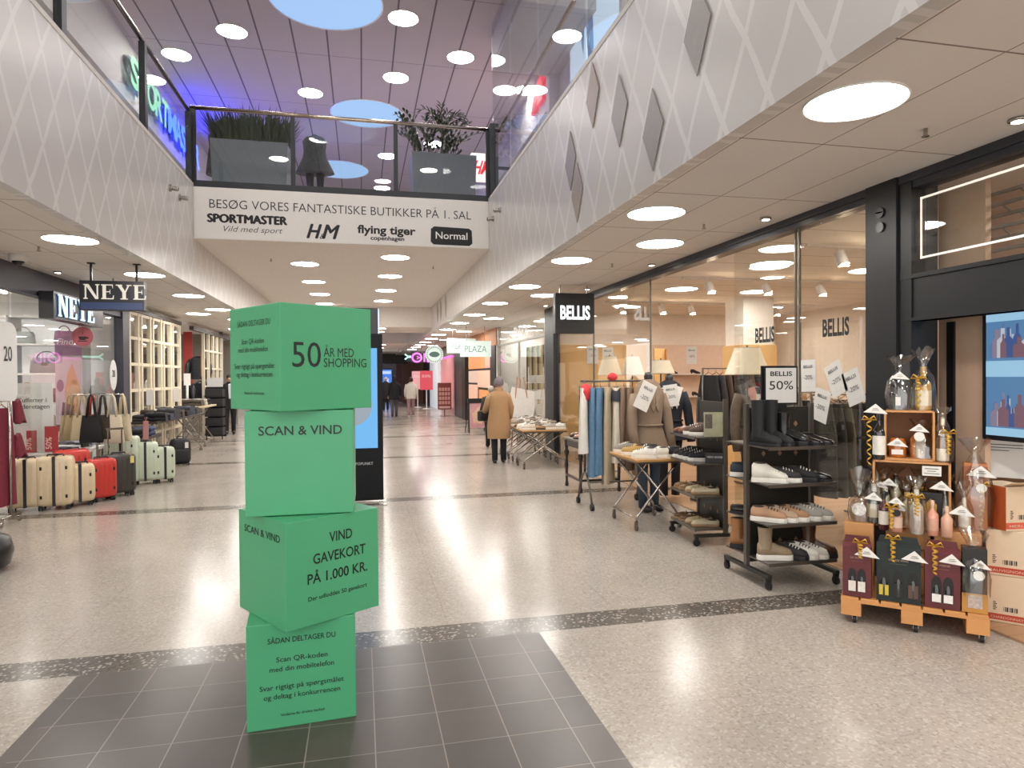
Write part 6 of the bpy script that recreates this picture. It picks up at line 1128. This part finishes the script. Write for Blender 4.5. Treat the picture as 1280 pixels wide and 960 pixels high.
# PLAZA window goods
t = thing('curtain', 'Beige and brown striped curtain in the PLAZA window', 'curtain', (4.7, 0, 0))
for i in range(14):
    y = 16.1+i*.2; MB().loft([[(.04*math.cos(q*PI/6), y+.09*math.sin(q*PI/6), z_) for q in range(12)] for z_ in (.05, 2.5)]).build('pleat', mat(('curtain_beige', 'curtain_brown', 'curtain_cream')[i % 3], ('b8a27e', '6f5a41', 'cdbfa2')[i % 3], .8), t)
for i, (px_, y) in enumerate(((646, 15.2), (657, 14.9))):
    p = yp(px_, 520, y); t = thing('easel', 'Wooden easel with blank white board in the PLAZA window, %s' % ('outer', 'inner')[i], 'easel', (p.x+.12+.62*i, y, 0), 0, 'easels in the window')
    MB().box((0, 0, .95), (.62, .03, .85), rx3(-.2) @ ry3(.22)).build('board', FW, t)
    for sx_ in (-.28, .28): MB().tube([(sx_, -.1, 0), (sx_*.3, .1, 1.65)], .016).build('leg', mat('easel_wood', '9a6d45', .5), t)
    MB().tube([(0, .5, 0), (0, .1, 1.6)], .016).build('leg', mat('easel_wood', ''), t); MB().b2((-.32, -.12, .5), (.32, -.05, .53)).build('ledge', mat('easel_wood', ''), t)
t = thing('wire_shelf', 'White wire shelf with small boxes by the far dark pillar', 'shelf', (4.28, 16.2, 0))
for z in (.3, .7, 1.1, 1.5): MB().b2((-.25, -.2, z), (.25, .2, z+.015)).build('shelf', FW, t)
for sx_ in (-.25, .25):
    for sy_ in (-.2, .2): MB().cyl((sx_, sy_, 0), (sx_, sy_, 1.9), .012).build('post', FW, t)
for i, (z, h) in enumerate(((.315, .2), (.715, .25), (1.115, .22), (1.515, .18))):
    o = MB().b2((-.18, -.14, 0), (.18, .14, h), bev=.01).build('storage_box', mat('box_pale_%d' % i, ('d9d5cf', 'c9c2b8', 'dcd9d6', 'cfcac4')[i], .6), None, (4.28, 16.2, z)); tag(o, 'Pale storage box on the white wire shelf, %s shelf from the floor' % ORD[i], 'box', 'boxes on the wire shelf')
o = MB().text('PLAZA', (XW+.02, 16.55, 2.68), (0, -1, 0), (0, 0, 1), .42, bold=.0, width=1.5).build('header_lettering', emis('letter_white', 'fff8ee', .9), None); tag(o, 'White PLAZA lettering on the glass header beyond the far dark pillar', 'lettering')
for i, (y, dx) in enumerate(((19.0, 0), (20.6, -.18))):
    a_, b_ = yp(575.5, 426, 19.0), yp(614, 446, 19.0); w = b_.x-a_.x
    t = thing('hanging_sign', 'Lit white PLAZA sign hanging before the orange header, %s' % ('front one', 'rear one')[i], 'shop sign', ((a_.x+b_.x)/2+dx, y, b_.z+.16*i)); h = a_.z-b_.z
    MB().b2((-w/2, 0, 0), (w/2, .12, h), bev=.01).build('panel', mat('sign_mint', 'cfe0db', .5, emit='e8fbf5', es=.10), t); MB().text('PLAZA', (0, -.003, h*.3), size=.26, bold=-.006, width=w*.7).build('lettering', mat('letter_mint', '5f8a82', .5), t); MB().cyl((-w*.3, .06, h), (-w*.3, .06, CZ-b_.z-.16*i), .01).cyl((w*.3, .06, h), (w*.3, .06, CZ-b_.z-.16*i), .01).build('hanger', STEEL, t)
# further shops
struct('wall_far_pink_shop', MB().b2((XW+.06, 28.6, 0), (XW+.16, 34.4, CZ)), mat('pink_shop', 'b98d8c', .5))
struct('window_12', MB().b2((XW, 29.4, .3), (XW+.05, 34.0, 2.55)), mat('pink_picture', 'c08585', .3, var=.3, scale=2, emit='d08f8f', es=0.175))
struct('wall_far_header', MB().b2((XW-.02, 28.3, 2.62), (XW+.08, 44, CZ)), mat('header_grey', '6e5f58', .5)); struct('trim_9', MB().b2((XW-.03, 29.4, 2.56), (XW+.05, 34, 2.64)), emis('pink_tube', 'ff5fd0', 1.6))
struct('wall_far_light', MB().b2((XW-.1, 34.4, 0), (XW+.1, 38.6, 2.6)), mat('light_wall', 'dfe6ea', .4, emit='eaf4ff', es=.14))  # pale wall, slight emission stands in for its bright reflection
struct('wall_far_dark', MB().b2((XW-.02, 38.6, 0), (XW+.2, 44, CZ)), DKB); struct('wall_far_brown', MB().b2((2.6, 44.2, 0), (6, 44.4, 2.7)), BRK)
struct('wall_far_plum', MB().b2((2.3, 46, 0), (2.7, 46.2, 2.6)), mat('plum_wall', '5c3a44', .5)); struct('wall_far_left_side', MB().b2((-10, 46, 0), (-4.3, 46.2, CZ)), mat('far_grey', ''))
t = thing('lit_display', 'Blue lit display at the very end of the mall', 'screen', (1.6, 46, 0)); MB().b2((-.4, -.02, 0), (.45, .1, 2.3), bev=.02).build('casing', BLACK, t); MB().b2((-.35, -.03, .3), (.4, -.022, 2.2)).build('display', emis('end_blue', '4f7fe0', 1.1), t); MB().b2((-.3, -.035, 1.9), (.35, -.032, 2.1)).b2((-.1, -.035, .6), (.2, -.032, 1.6)).build('picture', emis('end_white', 'bcd2ff', 1.1), t)
p = yp(543, 443, 24.0)
t = thing('round_sign', 'Round pale lit sign with a dark leaf hanging in the far mall', 'shop sign', (p.x, 24, p.z)); R_ = .32
MB().cyl((0, 0, 0), (0, .1, 0), R_, n=36).build('disc', mat('sign_pale_green', 'bfd6d2', .5, emit='e2f8f4', es=.06), t); MB().poly([(.18*math.cos(a*PI/12)*(1 if a % 12 else 1.15), -.004, .1*math.sin(a*PI/12)) for a in range(24)], .003, nrm=(0, -1, 0)).build('leaf_picture', mat('leaf_dark', '3c5a55', .5), t)
mb = MB()
for k in range(26):
    a = k*2*PI/26; mb.box((.265*math.cos(a), -.004, .265*math.sin(a)), (.028, .004, .05), ry3(-a+PI/2))
mb.build('rim_lettering', mat('leaf_dark', ''), t); MB().cyl((0, .05, R_), (0, .05, CZ-p.z), .012).build('hanger', STEEL, t)
p = yp(528, 447, 27)
t = thing('neon_sign', 'Pink neon sign of letters behind the round leaf sign', 'neon sign', (p.x, 27, p.z)); PK = emis('pink_neon', 'ff6fe0', 2.2)
MB().tube([(-.22+.18*math.cos(a*PI/10), 0, .17*math.sin(a*PI/10)) for a in range(20)], .035, 8, closed=True).build('neon_tube', PK, t); MB().tube([(.08, 0, -.17), (.08, 0, .17)], .03, 8).build('neon_tube', PK, t); MB().tube([(.2, 0, -.17), (.2, 0, .17), (.3, 0, .16), (.38, 0, .06), (.38, 0, -.06), (.3, 0, -.16), (.2, 0, -.17)], .03, 8).build('neon_tube', PK, t); MB().tube([(-.22, 0, .05), (-.1, 0, 0), (-.22, 0, -.05)], .02, 6).build('neon_tube', PK, t)
MB().b2((-.45, .05, -.2), (.45, .08, .25)).build('backing', DKB, t); MB().cyl((0, .06, .2), (0, .06, CZ-p.z), .015).build('hanger', STEEL, t)
p = yp(513, 446, 31); t = thing('neon_sign', 'Pale green neon arrow beside the pink neon sign', 'neon sign', (p.x, 31, p.z)); MB().tube([(-.25, 0, .12), (-.1, 0, 0), (-.25, 0, -.12)], .04, 6).tube([(-.1, 0, 0), (.5, 0, 0)], .05, 6).build('neon_tube', emis('green_neon', 'b5ffe6', 1.6), t); MB().cyl((.1, .05, 0), (.1, .05, CZ-p.z), .015).build('hanger', STEEL, t)
# boards on the floor
t = thing('poster_stand', 'Red framed poster stand before the far pink window', 'sign stand', (3.45, 28.4, 0)); MB().b2((-.29, -.02, .28), (.29, .02, 1.42), bev=.01).build('board', mat('stand_red', '7d2f2c', .5), t)
mb = MB()
for r in range(4):
    for c in range(4): mb.b2((-.24+c*.125, -.024, .5+r*.19), (-.24+c*.125+.1, -.021, .5+r*.19+.14))
mb.build('picture_grid', mat('stand_pink', 'c98e86', .5, var=.3, scale=20), t); MB().b2((-.24, -.024, .33), (.24, -.021, .42)).build('caption_bar', mat('stand_pale', 'd5aaa2', .5), t); MB().cyl((0, 0, 0), (0, 0, .3), .02).b2((-.2, -.15, 0), (.2, .15, .015)).build('stem', BLACK, t)
t = thing('pavement_board', 'Pink picture A board standing below the PLAZA sign', 'sign stand', (3.38, 19.75, 0), .12)
for s in (-1, 1): MB().b2((s*.3-.02, -.03-.12, 0), (s*.3+.02, .0-.12, .9)).build('leg', BLACK, t); MB().tube([(s*.3, -.12, .9), (s*.3, .28, 0)], .015).build('leg', BLACK, t)
MB().b2((-.28, -.145, .14), (.28, -.125, .88)).build('board', mat('board_rose', 'c9949a', .4, var=.3, scale=6), t); MB().b2((-.33, -.16, .88), (.33, -.1, 1.02)).build('header', BLACK, t); MB().poly([(-.15, -.147, .3), (.1, -.147, .25), (.2, -.147, .6), (0, -.147, .78), (-.2, -.147, .55)]).build('picture', mat('board_peach', 'd9b59a', .4, var=.3, scale=10), t)
for i, (px_, py_, Y_, w, c, tx) in enumerate(((522, 506, 37, .62, 'd79da0', 'UDSALG'), (533, 509, 35, .66, 'cf4f5c', '50%'))):
    p = yp(px_, 480, Y_); t = thing('sign_board', '%s sale board on a white post in the far mall' % ('Pale pink', 'Red')[i], 'sign stand', (p.x, Y_, 0)); MB().b2((-w/2, -.02, 1.0), (w/2, .02, 2.0), bev=.01).build('board', mat('board_'+c, c, .5, emit=c, es=0.15), t); MB().cyl((0, 0, 0), (0, 0, 1.0), .03).lathe([(.2, 0), (.2, .02), (.03, .04)], n=14).build('post', FW, t); MB().text(tx, (0, -.023, 1.65), size=.2, bold=.01, width=w*.7).build('lettering', mat('board_print', 'f0dada', .5), t)
for i, (px_, py_) in enumerate(((505, 500), (527, 492))): pass
# ------------------------------------------------------------------ left far wall bits
for i, y in enumerate((31.5, 36.5, 41)): struct('window_%d' % (13+i), MB().b2((XN-.01, y-1.8, .1), (XN+.02, y+1.8, 2.5)), mat('far_window_%d' % i, ('c9b39c', '8c8078', 'b9a79a')[i], .3, emit=('e0c9ae', 'a09488', 'd0bfae')[i], es=.35))

for i, (x, y) in enumerate(((4.7, 15.0), (4.7, 17.0), (4.7, 18.8))): lamp(x, y, CZ, 'Round ceiling light inside the PLAZA window, %s from the dark pillar' % ORD[i], 'lights inside the PLAZA window')  # lamps added to lift the dim window interior
# ------------------------------------------------------------------ people
SKIN = mat('skin_tone', 'c89a80', .55, var=.05)
def body(t, H, arms, stride=.0):
    k = H/1.70; V = []; R = []; E = []
    def nv(p, r, par=None):
        V.append(Vector(p)*k); R.append(r*k)
        if par is not None: E.append((par, len(V)-1))
        return len(V)-1
    pel = nv((0, 0, .93), .115); sp = nv((0, .01, 1.1), .11, pel); ch = nv((0, 0, 1.29), .125, sp); nb = nv((0, .01, 1.42), .062, ch); nk = nv((0, 0, 1.49), .048, nb)
    hd = nv((0, -.012, 1.56), .072, nk); h2 = nv((0, -.008, 1.62), .078, hd); nv((0, .0, 1.675), .05, h2); nv((0, -.105, 1.565), .012, hd)
    legs = []
    for s in (-1, 1):
        st = stride*s; a = nv((s*.09, 0, .88), .085, pel); b = nv((s*.095, -.02+st*.4, .49), .056, a); c = nv((s*.095, .02+st, .09), .036, b); d = nv((s*.10, -.10+st, .04), .032, c)
        legs.append([V[i] for i in (a, b, c)])
    sl = []
    for s, (e, w) in zip((-1, 1), arms):
        a = nv((s*.165, .0, 1.38), .055, ch); b = nv(e, .04, a); c = nv(w, .026, b); dv = (Vector(w)-Vector(e)).normalized(); pm = Vector(w)+dv*.05; p = nv(pm, .024, c); sl.append([V[i] for i in (a, b, c)])
        sd = dv.cross(Vector((0, 1, 0))); sd = sd.normalized() if sd.length > .2 else Vector((1, 0, 0))
        for f in range(4):
            q = nv(pm+dv*(.04+.006*(f in (1, 2)))+sd*(f-1.5)*.018, .0085, p); nv(pm+dv*(.075+.01*(f in (1, 2)))+sd*(f-1.5)*.017+Vector((0, -.012, 0)), .0075, q)
        q = nv(Vector(w)+dv*.03+sd*.035*-s+Vector((0, -.02, 0)), .009, p); nv(Vector(w)+dv*.06+sd*.045*-s+Vector((0, -.03, 0)), .008, q)
    me = bpy.data.meshes.new('body'); me.from_pydata([tuple(v) for v in V], E, []); ob = bpy.data.objects.new('body', me); COL.objects.link(ob)
    m = ob.modifiers.new('s', 'SKIN'); m.use_smooth_shade = True
    for i, r in enumerate(R): me.skin_vertices[0].data[i].radius = (r, r)
    me.skin_vertices[0].data[0].use_root = True
    sb = ob.modifiers.new('u', 'SUBSURF'); sb.levels = 1; sb.render_levels = 1
    bpy.context.view_layer.update(); ev = ob.evaluated_get(bpy.context.evaluated_depsgraph_get()); m2 = bpy.data.meshes.new_from_object(ev)
    for p in m2.polygons: p.use_smooth = True
    m2.materials.clear(); m2.materials.append(SKIN); ob.modifiers.clear(); ob.data = m2; bpy.data.meshes.remove(me); ob.parent = t
    return k, legs, sl
def person(x, y, rz, H, label, top, trousers, hair, arms=None, hem=.75, stride=.0, flare=.2, hat=None, hairlen=.0, shirt=None, shoes=BLACK, glasses=False, face=True, topname='jacket', leggap=.018):
    t = thing('person', label, 'person', (x, y, 0), rz)
    arms = arms or (((-.235, .02, 1.12), (-.235, -.05, .88)), ((.235, .02, 1.12), (.235, -.05, .88)))
    k, legs, sl = body(t, H, arms, stride)
    for L_ in legs:
        a, b, c = L_; q = b-c; MB().tube([a+Vector((0, 0, .05*k)), (a+b)/2, b, (b+c)/2, c+Vector((0, 0, -.03))], [.1*k, .09*k, .07*k, .062*k, .058*k], 12).build('trouser_leg', trousers, t)
        MB().ell((c.x, c.y-.055, .045), (.05*k, .13*k, .045), 14, 8).build('shoe', shoes, t)
    N = 28
    MB().loft([[(rx*k*math.cos(q*2*PI/N), ry*k*math.sin(q*2*PI/N)+.005, z*k) for q in range(N)] for rx, ry, z in ((flare, flare*.74, hem), (flare*1.04, flare*.78, (hem+1.0)/2), (.205, .155, 1.02), (.205, .15, 1.2), (.215, .14, 1.34), (.175, .115, 1.42), (.085, .08, 1.465), (.066, .066, 1.50))]).build(topname, top, t)
    for a, b, c in sl: MB().tube([a+Vector((0, 0, .01)), a.lerp(b, .5), b, b.lerp(c, .5), c], [.078*k, .072*k, .066*k, .06*k, .052*k], 12).build('sleeve', top, t)
    if shirt: MB().poly([(-.05*k, -.148*k, 1.42*k), (0, -.165*k, 1.08*k), (.05*k, -.148*k, 1.42*k), (0, -.12*k, 1.45*k)], .01, nrm=(0, -1, 0)).poly([(-.05*k, -.165*k, 1.4*k), (-.035*k, -.172*k, 1.02*k), (.035*k, -.172*k, 1.02*k), (.05*k, -.165*k, 1.4*k)], .012, nrm=(0, -1, 0)).build('shirt', shirt, t)
    hz = 1.61*k
    if hat: MB().lathe([(.098*k, hz-.03), (.104*k, hz), (.098*k, hz+.05*k), (.07*k, hz+.10*k), (.03*k, hz+.135*k), (.006, hz+.145*k)], (0, .0, 0), 18, sy=1.08).build('knitted_hat', hat, t)
    if hair:
        hb = MB().ell((0, .02*k, hz+.012), (.088*k, .098*k, .092*k), 16, 10)
        if hairlen: hb.loft([[(r*k*math.cos(q*2*PI/14), r*.6*k*math.sin(q*2*PI/14)+.055*k, z*k) for q in range(14)] for r, z in ((.07, 1.63-.05-hairlen), (.095, 1.55), (.09, 1.64))])
        hb.build('hair', hair, t)
    if face:
        for s in (-1, 1): MB().ell((s*.032*k, -.083*k, 1.598*k), (.014*k, .008, .008*k), 10, 6).ell((s*.032*k, -.09*k, 1.598*k), (.006*k, .004, .006*k), 8, 5).build('eye', mat('eye_dark', '2a211d', .3), t); MB().ell((s*.083*k, .0, 1.585*k), (.012*k, .022*k, .032*k), 10, 6).build('ear', SKIN, t)
        MB().ell((0, -.079*k, 1.532*k), (.026*k, .008, .007*k), 10, 6).build('mouth', mat('lip_tone', '9a5a52', .5), t)
    if glasses: MB().tube([(-.032*k+.026*k*math.cos(q*PI/8), -.1*k, 1.598*k+.018*k*math.sin(q*PI/8)) for q in range(16)], .003, 5, closed=True).tube([(.032*k+.026*k*math.cos(q*PI/8), -.1*k, 1.598*k+.018*k*math.sin(q*PI/8)) for q in range(16)], .003, 5, closed=True).tube([(-.085*k, -.01, 1.602*k), (-.06*k, -.1*k, 1.6*k)], .003, 5).tube([(.085*k, -.01, 1.602*k), (.06*k, -.1*k, 1.6*k)], .003, 5).build('glasses', BLACK, t)
    return t
DKT = mat('black_trousers', '17171b', .8); CAMEL = mat('camel_wool', 'a3805c', .85, bump=.2, scale=20)
w = person(2.58, 12.6, PI-.05, 1.62, 'Person in a tan knee length coat and grey knitted hat, seen from behind', CAMEL, DKT, None, (((-.25, .0, 1.12), (-.24, -.08, .90)), ((.25, -.02, 1.14), (.27, -.22, 1.02))), .50, .04, .235, mat('grey_knit', '6f6468', .9, bump=.4), topname='coat')
MB().lathe([(.09, 1.38), (.085, 1.43), (.07, 1.46), (.062, 1.44)], n=20).build('coat_collar', CAMEL, w)
t = thing('handbag', 'Black handbag held by the person in the tan coat', 'handbag', (2.32, 12.83, .80), .3); rbox(MB(), .24, .12, 0, .2, .04, .03).build('body', mat('bag_black2', '1a1a1e', .5), t); MB().tube([(-.08, 0, .19), (-.06, 0, .28), (.06, 0, .28), (.08, 0, .19)], .009, 6).build('handle', mat('bag_black2', ''), t)
p = yp(613.5, 489, 15.4)
person(p.x, 15.4, PI, 1.44, 'Short person with pale hair mostly hidden behind the tan coat', mat('cloth_dark', '2c2b30', .8), DKT, mat('pale_hair', 'b9b0a6', .7), hem=.7)
wj = person(2.02, 28.3, PI, 1.66, 'Person in a cream jacket and mauve trousers walking away in the far mall', mat('cream_jacket', 'd6cfc6', .8), mat('mauve_trousers', '9c7d80', .8), mat('auburn_hair', '4b2620', .6), hem=.78, stride=.12, hairlen=.06, shoes=NW)
t = thing('shoulder_bag', 'Black shoulder bag on the person in the cream jacket', 'handbag', (1.80, 28.42, .82), 0); rbox(MB(), .26, .14, 0, .32, .05, .04).build('body', mat('bag_black2', ''), t); MB().tube([(-.1, 0, .3), (.0, .02, .6), (.1, 0, .3)], .012, 6).build('strap', mat('bag_black2', ''), t)
CHK = mat('check_trousers', '56545a', .8, var=.9, scale=26)
person(1.34, 28.6, PI+.1, 1.72, 'Person in a long black jacket and checked trousers beside the blue totem, walking away', mat('black_coat', '15161a', .8), CHK, mat('black_hair', '17130f', .6), hem=.72, stride=.1, hairlen=.1, flare=.23)
p = yp(482, 480, 34)
person(p.x, 34, PI, 1.68, 'Person with pale hair and black coat furthest away beside the checked trousers', mat('black_coat', ''), DKT, mat('pale_hair', ''), hem=.6, stride=.05)
person(yp(287, 480, 21.3).x, 21.3, .25, 1.78, 'Person in dark suit jacket, pale shirt and glasses beside the black tiered stand', mat('dark_suit', '1d1d22', .8), DKT, mat('short_dark_hair', '2b211b', .7), (((-.25, .03, 1.14), (-.2, -.16, 1.0)), ((.25, .03, 1.14), (.2, -.16, 1.0))), .72, .03, .2, shirt=mat('pale_shirt', 'c9ccd2', .8), glasses=True)
